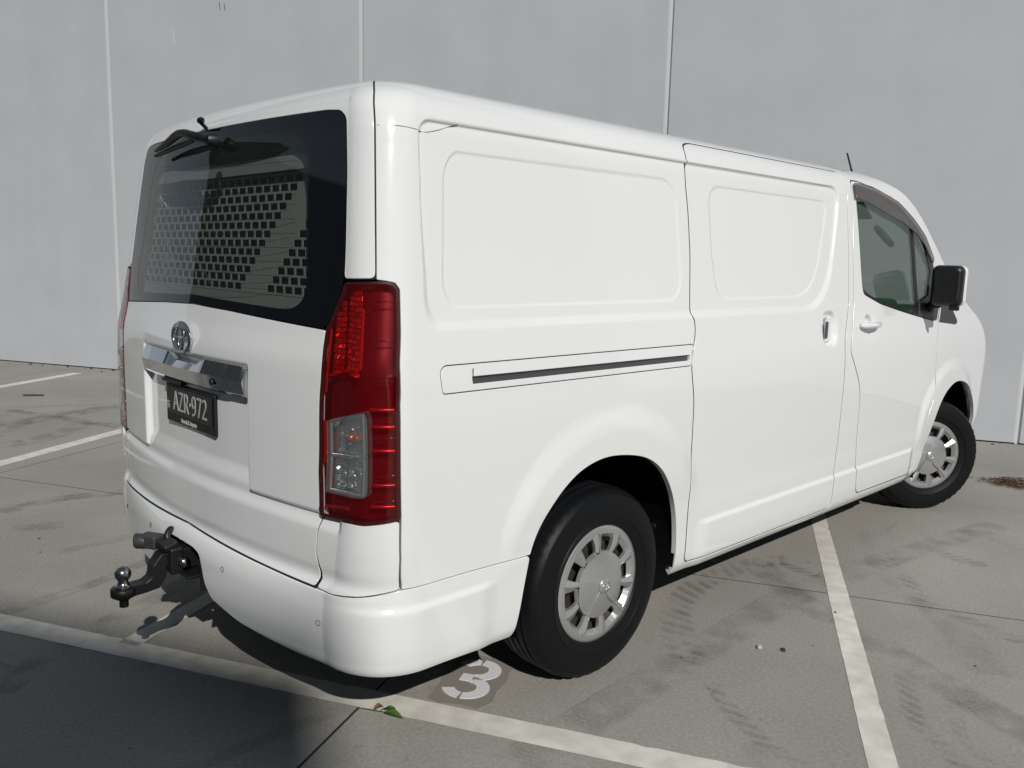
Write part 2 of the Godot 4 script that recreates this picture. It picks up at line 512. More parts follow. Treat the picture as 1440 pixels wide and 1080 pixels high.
func ellipse(c: Vector3, a: Vector3, b: Vector3, seg := 40) -> Array:
	var o := []
	for i in seg + 1: o.append(c + a * cos(TAU * i / seg) + b * sin(TAU * i / seg))
	return o

func smooth_path(p: Array, k := 6) -> Array:
	var o := []
	for i in p.size() - 1:
		var a: Vector3 = p[maxi(i - 1, 0)]; var b: Vector3 = p[i]; var c: Vector3 = p[i + 1]; var d: Vector3 = p[mini(i + 2, p.size() - 1)]
		for j in k: o.append(b.cubic_interpolate(c, a, d, float(j) / k))
	o.append(p[p.size() - 1])
	return o

func lettering(called: String, text: String, height: float, squeeze: float, at: Vector3, right: Vector3, up: Vector3, m: Material, parent: Node, bold := true) -> MeshInstance3D:
	var f := SystemFont.new()
	f.font_names = PackedStringArray(["Droid Sans"]); f.font_weight = 700 if bold else 400
	var t := TextMesh.new()
	t.text = text; t.font = f; t.font_size = 64; t.pixel_size = height / 46.0; t.depth = 0.0015 / 1.0
	t.curve_step = 2.0
	var o := MeshInstance3D.new()
	o.name = numbered(called, parent); o.mesh = t; o.material_override = m
	o.transform = Transform3D(Basis(right * squeeze, up, right.cross(up)), at)
	parent.add_child(o, true)
	return o

# ------------------------------------------------------------------ wheels
func tyre_mesh() -> MB:
	var mb := MB.new()
	var prof := [Vector2(0.200, -0.090), Vector2(0.212, -0.098), Vector2(0.224, -0.104), Vector2(0.246, -0.113), Vector2(0.272, -0.1165), Vector2(0.297, -0.113), Vector2(0.318, -0.106), Vector2(0.331, -0.097), Vector2(0.3385, -0.087), Vector2(0.3425, -0.076)]
	for g in [-0.048, -0.016, 0.016, 0.048]:
		prof.append(Vector2(0.3462, g - 0.006)); prof.append(Vector2(0.3400, g - 0.004)); prof.append(Vector2(0.3400, g + 0.004)); prof.append(Vector2(0.3462, g + 0.006))
	prof.append_array([Vector2(0.3425, 0.076), Vector2(0.3385, 0.087), Vector2(0.331, 0.097), Vector2(0.3225, 0.1035), Vector2(0.3215, 0.1055), Vector2(0.318, 0.1065), Vector2(0.297, 0.113), Vector2(0.272, 0.1165), Vector2(0.252, 0.1145), Vector2(0.250, 0.1165), Vector2(0.246, 0.1165), Vector2(0.244, 0.1125), Vector2(0.224, 0.104), Vector2(0.216, 0.102), Vector2(0.214, 0.098), Vector2(0.200, 0.088)])
	var out := []
	for i in prof.size(): out.append(Vector2(prof[i].x, prof[i].y))
	mb.lathe(out, 144, Transform3D(), 0.85)
	# sipes across the shoulder blocks
	for i in mb.v.size():
		var p := mb.v[i]
		var r := Vector2(p.x, p.z).length()
		if r > 0.328 and absf(p.y) > 0.06:
			var k := int(round(atan2(p.z, p.x) / TAU * 144.0) + 288)
			if k % 3 == 0:
				var q := (r - 0.006) / r
				mb.v[i] = Vector3(p.x * q, p.y, p.z * q)
	return mb

func hubcap_mesh() -> MB:
	var mb := MB.new()
	var N := 10
	var period := TAU / N
	var dish := func(r: float, t: float) -> float:
		var sect := fposmod(t / (TAU / 5.0) + 0.35 * r / 0.115, 1.0)
		return 0.030 - 0.018 * pow(r / 0.115, 2.0) + 0.0095 * (sect - 0.5) * clampf((r - 0.02) / 0.05, 0, 1)
	# dish in the middle: facets that turn round the centre
	for s in 5:
		var base := mb.v.size()
		for i in 11:
			var r := 0.024 + (0.114 - 0.024) * i / 10.0
			for j in 13:
				var t := (s + (j / 12.0) * 0.9998 + 0.0001 - 0.35 * r / 0.115) * TAU / 5.0
				var h: float = dish.call(r, t)
				var e := 0.001
				var p := Vector3(r * cos(t), h, r * sin(t))
				var hr: float = (dish.call(r + e, t - 0.35 * e / 0.115 * TAU / 5.0) - h) / e
				var slope := 0.0095 * clampf((r - 0.02) / 0.05, 0, 1) * 5.0 / TAU / r
				var rad := Vector3(cos(t), 0, sin(t)); var tang := Vector3(-sin(t), 0, cos(t))
				mb.vert(p, (Vector3.UP - rad * clampf(hr, -0.5, 0.5) - tang * slope).normalized())
		for i in 10:
			for j in 12: mb.quad(base + i * 13 + j, base + i * 13 + j + 1, base + (i + 1) * 13 + j + 1, base + (i + 1) * 13 + j)
			# the step down to the next facet
			var e0 := mb.v[base + i * 13 + 12]; var e1 := mb.v[base + (i + 1) * 13 + 12]
			mb.flat_quad(e0, e1, e1 - Vector3.UP * 0.011, e0 - Vector3.UP * 0.011, Vector3(-e0.z, 0.0, e0.x))
		var ridge := []
		for i in 12:
			var r := 0.028 + (0.172 - 0.028) * i / 11.0
			var t := (s - 0.35 * minf(r, 0.114) / 0.115) * TAU / 5.0
			var hh: float = dish.call(minf(r, 0.112), t + 0.001) if r < 0.112 else 0.0165
			ridge.append(Vector3(r * cos(t), hh + 0.0005, r * sin(t)))
		mb.tube(ridge, [0.0022, 0.0024, 0.0026, 0.0026, 0.0026], 6, 0.8)
	for k in N:
		var t0 := (k - 0.35 * 0.114 / 0.115 * 2.0) * period
		var hw := period * 0.18
		# spoke: a ridge along its middle
		for side in [-1.0, 1.0]:
			var base := mb.v.size()
			for i in 7:
				var r := 0.112 + (0.184 - 0.112) * i / 6.0
				var w := hw * lerpf(0.80, 1.25, i / 6.0)
				for j in 3:
					var t: float = t0 + side * w * j / 2.0
					var h := 0.0105 + 0.006 * sin(PI * i / 6.0) - 0.006 * j / 2.0
					var tang := Vector3(-sin(t), 0, cos(t))
					mb.vert(Vector3(r * cos(t), h, r * sin(t)), (Vector3.UP + tang * side * 0.55).normalized())
			for i in 6:
				for j in 2: mb.quad(base + i * 3 + j, base + i * 3 + j + 1, base + (i + 1) * 3 + j + 1, base + (i + 1) * 3 + j)
			# wall of the window beside it
			for i in 6:
				var q := []
				for ii in [i, i + 1]:
					var r: float = 0.112 + (0.184 - 0.112) * ii / 6.0
					var t: float = t0 + side * hw * lerpf(0.80, 1.25, ii / 6.0)
					q.append(Vector3(r * cos(t), 0.0045 + 0.006 * sin(PI * ii / 6.0), r * sin(t)))
				var tang: Vector3 = Vector3(-sin(t0), 0, cos(t0)) * side
				mb.flat_quad(q[0], q[1], q[1] - Vector3(0, 0.013, 0), q[0] - Vector3(0, 0.013, 0), tang)
		# inner and outer walls of the window
		var ta := t0 + hw * 0.8; var tb := t0 + period - hw * 0.8
		for j in 4:
			var a := lerpf(ta, tb, j / 4.0); var b := lerpf(ta, tb, (j + 1) / 4.0)
			var ea := Vector3(cos(a), 0, sin(a)); var eb := Vector3(cos(b), 0, sin(b))
			mb.flat_quad(ea * 0.112 + Vector3.UP * 0.011, eb * 0.112 + Vector3.UP * 0.011, eb * 0.116 - Vector3.UP * 0.003, ea * 0.116 - Vector3.UP * 0.003, ea)
			mb.flat_quad(ea * 0.176 + Vector3.UP * 0.009, eb * 0.176 + Vector3.UP * 0.009, eb * 0.161 - Vector3.UP * 0.007, ea * 0.161 - Vector3.UP * 0.007, Vector3.UP - ea)
	mb.lathe([Vector2(0.206, -0.010), Vector2(0.2055, -0.002), Vector2(0.203, 0.0025), Vector2(0.196, 0.0065), Vector2(0.184, 0.0095), Vector2(0.1755, 0.0095)].map(func(q): return q), 80, Transform3D(), 0.7)
	return mb

func rim_mesh() -> MB:   # the steel wheel behind the cover, with its row of holes
	var mb := MB.new()
	mb.lathe([Vector2(0.203, 0.0), Vector2(0.185, -0.012), Vector2(0.170, -0.028), Vector2(0.150, -0.034), Vector2(0.125, -0.026), Vector2(0.10, -0.030), Vector2(0.0, -0.030)], 60, Transform3D(), 0.3)
	return mb

func wheel(centre: Vector3, side: float, steer: float, mesh: Array, van: Node3D) -> void:
	var o := Node3D.new()
	o.name = numbered("wheel", van); van.add_child(o, true)
	var n := Vector3(-sin(steer), 0, cos(steer)) * Vector3(1, 1, 1)
	var t := Vector3(cos(steer), 0, sin(steer))
	if side < 0.0: n = -n; 
	o.transform = Transform3D(Basis(t, n, t.cross(n)), centre)
	put_mesh("tyre", mesh[0], M.rubber, o)
	var face := Vector3(0, 0.092, 0)
	put_mesh("rim", mesh[2], M.steel, o).position = Vector3(0, 0.082, 0)
	put_mesh("hubcap", mesh[1], M.silver, o).transform = Transform3D(Basis().scaled(Vector3(1.045, 1.0, 1.045)), face)
	put_mesh("centre_cap", mesh[3], M.silver, o).position = face
	if centre.z > 0.0:
		for k in 14:
			var a := TAU * k / 14.0
			put_mesh("rim_hole", mesh[4], M.dark_hole, o).position = Vector3(cos(a) * 0.147, 0.0485, sin(a) * 0.147)

func put_mesh(called: String, m: Mesh, mt: Material, parent: Node) -> MeshInstance3D:
	var o := MeshInstance3D.new()
	o.name = numbered(called, parent); o.mesh = m; o.material_override = mt
	parent.add_child(o, true)
	return o

# ------------------------------------------------------------------ the ground picture: worn, swept concrete with tyre marks
const GX := -5.0
const GZ := -10.5
const GS := 16.0
const GP := 2048
var pic: PackedByteArray

func mark(path: PackedVector2Array, width: float, lug: float, dark: float, rough: FastNoiseLite, skew := 0.3) -> void:
	var along := 0.0
	var cell := GS / GP
	var half := int(width / cell / 2.0)
	for i in path.size() - 1:
		var a := path[i]; var b := path[i + 1]
		var l := a.distance_to(b)
		var d := (b - a) / l; var nn := Vector2(-d.y, d.x)
		var steps := int(l / (cell * 0.7))
		for s in steps:
			var f := float(s) / steps
			var c := a.lerp(b, f)
			for w in range(-half, half + 1):
				var across := float(w) / maxf(half, 1)
				var q := c + nn * w * cell
				var px := int((q.x - GX) / cell); var pz := int((q.y - GZ) / cell)
				if px < 0 or pz < 0 or px >= GP or pz >= GP: continue
				var amp := 1.0
				if lug > 0.0:
					var ph := fposmod((along + f * l + skew * across * width) / lug, 1.0)
					amp = ss(ph * 1.6) * (1.0 - ss((ph - 0.72) / 0.28))
				amp *= 1.0 - ss((absf(across) - 0.6) / 0.4)
				amp *= clampf(0.55 + rough.get_noise_2d(q.x * 100.0, q.y * 100.0) * 1.3, 0.0, 1.0)
				var at := pz * GP + px
				pic[at] = int(pic[at] * (1.0 - dark * amp * 0.22))
		along += l

func flat(a: Array) -> PackedVector2Array:
	var p := pts(a)
	var o := PackedVector2Array()
	for i in p.size() - 1:
		var p0 := p[maxi(i - 1, 0)]; var p3 := p[mini(i + 2, p.size() - 1)]
		for k in 5: o.append(p[i].cubic_interpolate(p[i + 1], p0, p3, k / 5.0))
	o.append(p[p.size() - 1])
	return o

func ground_picture() -> ImageTexture:
	var f := FastNoiseLite.new()
	f.seed = 11; f.noise_type = FastNoiseLite.TYPE_SIMPLEX; f.frequency = 0.0035; f.fractal_octaves = 6; f.fractal_gain = 0.62
	f.domain_warp_enabled = true; f.domain_warp_amplitude = 40.0; f.domain_warp_frequency = 0.004
	var im := f.get_image(GP, GP)
	im.convert(Image.FORMAT_L8)
	pic = im.get_data()
	var lut := PackedByteArray(); lut.resize(256)
	for i in 256: lut[i] = int(clampf(208.0 + (i - 128) * 0.10, 0, 255))
	for i in pic.size(): pic[i] = lut[pic[i]]
	var r := FastNoiseLite.new()
	r.seed = 5; r.frequency = 0.05; r.fractal_octaves = 4
	mark(flat([1.74, 0.83, 1.49, 0.71, 1.23, 0.67, 0.93, 0.7, 0.7, 0.79, 0.5, 0.94, 0.37, 1.08]), 0.17, 0.075, 0.62, r, 0.25)
	mark(flat([0.37, 1.08, 0.3, 1.2, 0.2, 1.33, 0.13, 1.44, 0.08, 1.55, 0.05, 1.67, -0.02, 1.9]), 0.09, 0.07, 0.45, r, 0.5)
	mark(flat([2.13, 1.06, 1.97, 1.2, 1.77, 1.37, 1.62, 1.51, 1.58, 1.65, 1.55, 1.75, 1.52, 1.86, 1.5, 2.1]), 0.10, 0.085, 0.42, r, 0.5)
	mark(flat([0.86, 1.68, 0.66, 1.78, 0.56, 1.84, 0.51, 1.89, 0.47, 1.95, 0.42, 2.01, 0.3, 2.2]), 0.09, 0.06, 0.5, r, 0.4)
	mark(flat([0.83, 1.85, 0.66, 1.93, 0.56, 2.0, 0.47, 2.1]), 0.07, 0.06, 0.32, r, 0.4)
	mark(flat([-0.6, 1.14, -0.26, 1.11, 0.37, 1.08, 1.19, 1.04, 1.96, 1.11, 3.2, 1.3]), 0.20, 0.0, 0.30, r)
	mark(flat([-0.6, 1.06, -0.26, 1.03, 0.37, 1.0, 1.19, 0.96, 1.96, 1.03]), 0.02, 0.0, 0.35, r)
	mark(flat([1.5, 0.7, 1.22, 1.1, 1.05, 1.48, 0.91, 1.78, 0.77, 2.1, 0.6, 2.5]), 0.19, 0.0, 0.40, r)
	mark(flat([1.60, 0.80, 1.53, 1.01]), 0.10, 0.05, 0.6, r)
	mark(flat([2.38, 1.25, 2.35, 1.5]), 0.13, 0.05, 0.6, r)
	mark(flat([2.9, 1.2, 2.75, 1.55, 2.5, 2.0]), 0.12, 0.06, 0.35, r)
	# the far-left bays: long brushed strokes and scuffs
	mark(flat([-1.44, -0.99, -1.23, -1.04, -1.01, -1.1, -0.77, -1.21, 0.2, -1.6]), 0.10, 0.0, 0.55, r)
	mark(flat([-1.6, -0.3, -1.42, -0.47, -1.2, -0.61, -0.88, -0.77, -0.3, -1.1]), 0.13, 0.0, 0.45, r)
	mark(flat([-1.25, -0.24, -1.19, -0.19, -1.13, -0.16]), 0.10, 0.03, 0.8, r)
	mark(flat([-1.12, -2.12, -1.0, -2.08, -0.89, -2.05]), 0.16, 0.04, 0.85, r)
	mark(flat([-1.09, -2.5, -0.74, -2.57, -0.4, -2.5, 0.1, -2.7]), 0.16, 0.0, 0.5, r)
	mark(flat([-0.5, -5.05, -0.01, -5.27, 0.61, -5.5]), 0.30, 0.0, 0.5, r)
	mark(flat([-0.3, -5.92, 0.03, -5.04, 0.25, -4.49]), 0.16, 0.0, 0.55, r)
	mark(flat([-0.9, -4.3, -0.4, -4.35, 0.1, -4.8]), 0.25, 0.0, 0.4, r)
	mark(flat([-0.6, -5.6, -0.3, -5.6]), 0.2, 0.05, 0.6, r)
	var rng := RandomNumberGenerator.new(); rng.seed = 77
	for i in 46:
		var c := Vector2(rng.randf_range(-2.5, 5.0), rng.randf_range(-7.0, 3.0))
		var dir := Vector2(0.459, 0.888) if rng.randf() < 0.5 else Vector2(0.888, -0.459)
		dir = dir.rotated(rng.randf_range(-0.5, 0.5))
		var len := rng.randf_range(0.3, 1.4)
		mark(PackedVector2Array([c, c + dir * len * 0.5, c + (dir * len).rotated(rng.randf_range(-0.2, 0.2))]), rng.randf_range(0.03, 0.2), 0.0, rng.randf_range(0.1, 0.3), r)
	# dark drip stain
	for k in 60:
		var c := Vector2(-0.888, 0.745) + Vector2(rng.randfn(0, 0.008), rng.randfn(0, 0.008))
		mark(PackedVector2Array([c, c + Vector2(0.012, 0.004)]), 0.025, 0.0, 0.16, r)
	for k in 300:
		var c := Vector2(rng.randf_range(-2.5, 5.0), rng.randf_range(-7.0, 3.0))
		mark(PackedVector2Array([c, c + Vector2(0.012, 0.0)]), 0.02, 0.0, rng.randf_range(0.3, 0.9), r)
	return ImageTexture.create_from_image(Image.create_from_data(GP, GP, false, Image.FORMAT_L8, pic))

func ground_mesh(q: Array, y0: float, y1: float) -> ArrayMesh:   # four (x, z) corners, a slab with picture coordinates
	var mb := MB.new()
	var top := []; var low := []
	for p in q:
		top.append(Vector3(p.x, y1, p.y)); low.append(Vector3(p.x, y0, p.y))
	mb.flat_quad(top[0], top[1], top[2], top[3], Vector3.UP)
	for i in 4:
		var j := (i + 1) % 4
		var mid: Vector3 = (top[0] + top[2]) / 2.0
		mb.flat_quad(top[i], top[j], low[j], low[i], (top[i] + top[j]) / 2.0 - mid)
	for i in mb.v.size(): mb.uv[i] = Vector2((mb.v[i].x - GX) / GS, (mb.v[i].z - GZ) / GS)
	var a := []; a.resize(Mesh.ARRAY_MAX)
	a[Mesh.ARRAY_VERTEX] = mb.v; a[Mesh.ARRAY_NORMAL] = mb.n; a[Mesh.ARRAY_TEX_UV] = mb.uv; a[Mesh.ARRAY_INDEX] = mb.ix
	var u2 := PackedVector2Array()
	for p in mb.v: u2.append(Vector2(p.x, p.z) / 1.3)
	a[Mesh.ARRAY_TEX_UV2] = u2
	var m := ArrayMesh.new()
	m.add_surface_from_arrays(Mesh.PRIMITIVE_TRIANGLES, a)
	return m

const AX := Vector2(0.4593, 0.8883)    # along the wall
const BX := Vector2(0.8883, -0.4593)   # towards the wall
func ab(a: float, b: float) -> Vector2:
	return AX * a + BX * b

# ------------------------------------------------------------------
func _ready() -> void:
	make_table()
	camera_and_light()
	materials()
	yard()
	surroundings()
	van()
	litter()

func camera_and_light() -> void:
	var cam := Camera3D.new()
	cam.name = "camera"
	cam.fov = 48.856; cam.near = 0.05; cam.far = 600.0
	cam.transform = Transform3D(Basis(Vector3(0.72119777, 0.02514218, 0.69227281), Vector3(0.08401443, 0.98878974, -0.12343595), -Vector3(0.6876157, -0.14718263, -0.71100065)).orthonormalized(), Vector3(-2.21657, 1.474861, 2.756636))
	add_child(cam)
	cam.current = true
	var env := Environment.new()
	env.background_mode = Environment.BG_SKY
	var sky := Sky.new()
	var sm := ProceduralSkyMaterial.new()
	sm.sky_top_color = Color(0.32, 0.365, 0.42); sm.sky_horizon_color = Color(0.67, 0.71, 0.74); sm.sky_curve = 0.17
	sm.ground_bottom_color = Color(0.35, 0.34, 0.33); sm.ground_horizon_color = Color(0.55, 0.56, 0.57)
	sm.sun_angle_max = 12.0; sm.sun_curve = 0.12
	sm.energy_multiplier = 1.0
	sky.sky_material = sm
	env.sky = sky
	env.tonemap_mode = Environment.TONE_MAPPER_LINEAR
	env.tonemap_exposure = 1.0
	env.sdfgi_enabled = true; env.ssao_enabled = true; env.ssil_enabled = true
	var we := WorldEnvironment.new()
	we.name = "world_environment"; we.environment = env
	add_child(we)
	var sun := DirectionalLight3D.new()
	sun.name = "sun"
	sun.light_energy = 1.12; sun.light_color = Color(1.0, 0.98, 0.945); sun.light_angular_distance = 0.5; sun.shadow_enabled = true
	add_child(sun)
	sun.look_at_from_position(Vector3(-0.377, 0.571, 0.729) * 20.0, Vector3.ZERO)

func materials() -> void:
	M.paint = mat(Color(0.77, 0.795, 0.82), 0.14, 0.0, 0.5)
	M.paint.clearcoat_enabled = true; M.paint.clearcoat = 1.0; M.paint.clearcoat_roughness = 0.03
	M.rubber = mat(Color(0.0050, 0.0058, 0.0075), 0.5, 0.0, 0.32)
	M.rubber.normal_enabled = true; M.rubber.normal_texture = noise_tex(0.03, 3, Color.BLACK, Color.WHITE, 8, 256, true, 2.0); M.rubber.uv1_triplanar = true; M.rubber.uv1_scale = Vector3(12, 12, 12); M.rubber.normal_scale = 0.3
	M.silver = mat(Color(0.52, 0.53, 0.545), 0.30, 0.72, 0.5)
	M.silver.clearcoat_enabled = true; M.silver.clearcoat = 0.5; M.silver.clearcoat_roughness = 0.1
	M.steel = mat(Color(0.05, 0.042, 0.038), 0.55, 0.3)
	M.dark_hole = mat(Color(0.004, 0.004, 0.004), 0.9)
	M.black = mat(Color(0.007, 0.007, 0.008), 0.45)
	M.black_gloss = mat(Color(0.004, 0.0055, 0.008), 0.04, 0.0, 0.5)
	M.black_matt = mat(Color(0.010, 0.010, 0.011), 0.85)
	M.trim_grey = mat(Color(0.035, 0.036, 0.038), 0.5)
	M.liner = mat(Color(0.006, 0.006, 0.007), 0.95, 0.0, 0.1)
	M.under = mat(Color(0.008, 0.008, 0.009), 0.9, 0.0, 0.2)
	M.chrome = mat(Color(0.72, 0.73, 0.75), 0.06, 1.0)
	M.ball = mat(Color(0.35, 0.35, 0.36), 0.22, 1.0)
	M.pane = mat(Color(0.012, 0.024, 0.019, 0.36), 0.02, 0.0, 0.5)
	M.side_pane = mat(Color(0.022, 0.070, 0.043, 0.50), 0.02, 0.0, 0.5)
	M.smoke = mat(Color(0.075, 0.066, 0.064, 0.84), 0.12, 0.0, 0.5)
	M.red_lens = mat(Color(0.13, 0.001, 0.003, 0.34), 0.03, 0.0, 0.5)
	M.red_mid = mat(Color(0.55, 0.008, 0.012), 0.3, 0.6)
	M.red_deep = mat(Color(0.21, 0.002, 0.006), 0.30, 0.6)
	M.red_bright = mat(Color(0.92, 0.02, 0.015), 0.18, 0.7)
	M.clear_lens = mat(Color(0.55, 0.58, 0.60, 0.10), 0.02, 0.0, 0.5)
	M.reflector = mat(Color(0.62, 0.64, 0.66), 0.16, 0.95)
	M.amber = mat(Color(0.30, 0.07, 0.02), 0.2, 0.5)
	M.plate = mat(Color(0.016, 0.017, 0.018), 0.35)
	M.plate_white = mat(Color(0.42, 0.42, 0.41), 0.5)
	M.seam = mat(Color(0.10, 0.10, 0.10), 0.7)
	M.rail = mat(Color(0.14, 0.145, 0.15), 0.35, 0.7)
	M.lining = mat(Color(0.10, 0.105, 0.10), 0.8)
	M.lining_dark = mat(Color(0.05, 0.05, 0.052), 0.9)
	M.guard = mat(Color(0.30, 0.33, 0.31), 0.55)
	M.mirror_glass = mat(Color(0.006, 0.007, 0.009), 0.03, 0.0, 0.5)
	# ground
	var g := mat(Color(0.56, 0.545, 0.51), 0.85, 0.0, 0.28)
	g.albedo_texture = ground_picture()
	g.detail_enabled = true; g.detail_uv_layer = BaseMaterial3D.DETAIL_UV_2; g.detail_blend_mode = BaseMaterial3D.BLEND_MODE_MUL
	g.detail_albedo = noise_tex(0.14, 4, Color(0.86, 0.86, 0.86), Color(1.0, 0.998, 0.992), 31, 512)
	g.roughness_texture = null
	M.concrete = g
	var l := mat(Color(0.74, 0.73, 0.69), 0.75, 0.0, 0.35)
	l.albedo_texture = noise_tex(0.012, 5, Color(0.86, 0.855, 0.84), Color(1, 1, 1), 17, 512); l.uv1_triplanar = true; l.uv1_world_triplanar = true; l.uv1_scale = Vector3(1.3, 1.3, 1.3)
	M.line = l
	M.numeral = mat(Color(0.88, 0.89, 0.92), 0.6)
	M.numeral.albedo_texture = noise_tex(0.16, 2, Color(0.80, 0.80, 0.82), Color(1, 1, 1), 3, 256); M.numeral.uv1_triplanar = true; M.numeral.uv1_world_triplanar = true; M.numeral.uv1_scale = Vector3(3, 3, 3)
	M.patch = mat(Color(0.225, 0.21, 0.19), 0.85)
	M.joint = mat(Color(0.03, 0.03, 0.03), 0.9)
	var w := mat(Color(0.458, 0.486, 0.525), 0.72, 0.0, 0.3)
	w.albedo_texture = noise_tex(0.006, 5, Color(0.965, 0.965, 0.97), Color(1, 1, 1), 23, 1024); w.uv1_triplanar = true; w.uv1_world_triplanar = true; w.uv1_scale = Vector3(0.22, 0.22, 0.22)
	w.normal_enabled = true; w.normal_texture = noise_tex(0.02, 4, Color.BLACK, Color.WHITE, 29, 512, true, 3.0); w.normal_scale = 0.06
	w.detail_enabled = true; w.detail_blend_mode = BaseMaterial3D.BLEND_MODE_MUL; w.detail_uv_layer = BaseMaterial3D.DETAIL_UV_2
	w.detail_albedo = noise_tex(0.02, 4, Color(0.975, 0.975, 0.978), Color(1, 1, 1), 41, 512); w.uv2_triplanar = true; w.uv2_world_triplanar = true; w.uv2_scale = Vector3(0.30, 0.035, 0.30)
	M.wall = w
	M.sealant = mat(Color(0.55, 0.56, 0.58), 0.6)
	M.sealant_dark = mat(Color(0.16, 0.165, 0.17), 0.7)
	M.leaf = mat(Color(0.06, 0.13, 0.025), 0.45)
	M.leaf_brown = mat(Color(0.12, 0.06, 0.03), 0.7)
	M.twig = mat(Color(0.06, 0.045, 0.035), 0.8)
	M.stone = mat(Color(0.45, 0.43, 0.40), 0.8)
	M.stone_dark = mat(Color(0.03, 0.03, 0.03), 0.8)

# ------------------------------------------------------------------ the yard and the wall
func yard() -> void:
	var ground := MeshInstance3D.new()
	ground.name = "ground"
	ground.mesh = ground_mesh([Vector2(-300, -300), Vector2(300, -300), Vector2(300, 300), Vector2(-300, 300)], -0.6, -0.012)
	ground.material_override = mat(Color(0.20, 0.195, 0.185), 0.9)
	ground.set_meta("kind", "structure"); ground.set_meta("label", "grey concrete car park ground"); add_child(ground, true)
	var ja := [-24.2, -20.65, -17.1, -13.55, -10.5, -6.97, -3.45, 0.15, 3.70, 7.25, 10.8, 14.35, 17.9]
	var jb := [-16.8, -12.4, -8.0, -3.65, 0.72, 4.93]
	for i in ja.size() - 1:
		for j in jb.size() - 1:
			var e := 0.0052
			put_mesh("concrete_slab", ground_mesh([ab(ja[i] + e, jb[j] + e), ab(ja[i + 1] - e, jb[j] + e), ab(ja[i + 1] - e, jb[j + 1] - e), ab(ja[i] + e, jb[j + 1] - e)], -0.010, 0.0), M.concrete, ground)
	put_mesh("joint_filler", ground_mesh([ab(-24.2, -16.8), ab(17.9, -16.8), ab(17.9, 4.93), ab(-24.2, 4.93)], -0.011, -0.0012), M.joint, ground)
	# painted lines: (a0, b0) to (a1, b1), width
	for s in [[-1.55, -0.86, 0.12, 14.0, -20.0], ]:
		line(ground, Vector2(-2.4, -2.72), Vector2(0.55, 2.945), 0.115)
		line(ground, Vector2(-7.9, -13.35), Vector2(-2.4, -2.72), 0.115)
		line(ground, Vector2(0.55, 2.945), Vector2(5.0, 11.5), 0.115)
	line(ground, Vector2(0.045, 1.975), Vector2(2.381, 0.600), 0.088)
	line(ground, Vector2(2.381, 0.600), Vector2(5.9, -1.47), 0.088)
	line(ground, Vector2(-1.155, -0.385), Vector2(2.6, -2.4), 0.088)
	line(ground, Vector2(-2.2, -2.86), Vector2(2.0, -5.40), 0.125)
	line(ground, Vector2(-3.5, -4.95), Vector2(0.97, -7.93), 0.135)
	# bay number: a stencilled 3 on a patch of darker paint
	var up := Vector2(0.875, -0.485); var right := Vector2(0.485, 0.875)
	var c := Vector2(-0.350, 0.672)
	var xf := Transform3D(Basis(Vector3(right.x, 0, right.y) * 0.86, Vector3(up.x, 0, up.y) * 0.92, Vector3.UP), Vector3(c.x, 0.0, c.y))
	var pm := MB.new()
	pm.extrude(filleted(pts([-0.115, -0.185, -0.06, -0.205, 0.02, -0.19, 0.09, -0.20, 0.128, -0.14, 0.118, -0.06, 0.132, 0.02, 0.12, 0.10, 0.128, 0.17, 0.07, 0.195, 0.0, 0.182, -0.07, 0.196, -0.122, 0.15, -0.112, 0.06, -0.128, -0.02, -0.116, -0.10]), 0.03), 0.001, 0.0035, xf)
	put("painted_patch", pm, M.patch, ground)
	var nm := MB.new()
	for half in [[Vector2(-0.008, 0.072), -0.5, 1.0], [Vector2(-0.008, -0.072), -1.0, 0.5]]:
		var cc: Vector2 = half[0]
		# upper bow from -80 deg to 160 deg, lower bow from -160 deg to 80 deg, each cut by a slit
		var spans := [[-1.55, 1.50], [1.66, 2.75]] if cc.y > 0 else [[-2.75, -1.66], [-1.50, 1.55]]
		for sp in spans:
			var o := PackedVector2Array(); var inn := PackedVector2Array()
			for k in 15:
				var t: float = lerpf(sp[0], sp[1], k / 14.0)
				o.append(cc + Vector2(cos(t) * 0.098, sin(t) * 0.083)); inn.append(cc + Vector2(cos(t) * 0.044, sin(t) * 0.040))
			inn.reverse(); o.append_array(inn)
			nm.extrude(o, 0.004, 0.0065, xf)
	var mid := PackedVector2Array([Vector2(-0.055, -0.026), Vector2(-0.006, -0.026), Vector2(-0.006, 0.026), Vector2(-0.055, 0.026)])
	nm.extrude(mid, 0.004, 0.0067, xf)
	put("bay_number", nm, M.numeral, ground)
	# the warehouse: tilt-up concrete panels with sealed joints
	var wh := thing("warehouse", "pale grey warehouse wall of tall concrete panels behind the van", "building")
	var o := Vector2(1.455, -7.895)
	var ends := [-12.9, -9.65, -6.4, -3.2, 0.0, 3.29, 6.475, 9.62, 12.9, 16.1, 19.4]
	for i in ends.size() - 1:
		var mb := MB.new()
		var a: float = ends[i] + 0.011; var b: float = ends[i + 1] - 0.011
		# front face with chamfered upright edges; local x along the wall, y up, z out
		var out := PackedVector2Array([Vector2(a, -0.2), Vector2(a, 0.0 - 0.014), Vector2(a + 0.014, 0.0), Vector2(b - 0.014, 0.0), Vector2(b, -0.014), Vector2(b, -0.2)])
		var dirx := Vector3(AX.x, 0, AX.y); var outz := Vector3(-BX.x, 0, -BX.y)
		var base := Vector3(o.x, 0, o.y)
		for k in out.size() - 1:
			var p := base + dirx * out[k].x + outz * out[k].y; var q := base + dirx * out[k + 1].x + outz * out[k + 1].y
			var e := (out[k + 1] - out[k]).normalized()
			mb.flat_quad(p + Vector3.UP * 0.012, q + Vector3.UP * 0.012, q + Vector3.UP * 8.6, p + Vector3.UP * 8.6, dirx * (-e.y) + outz * e.x)
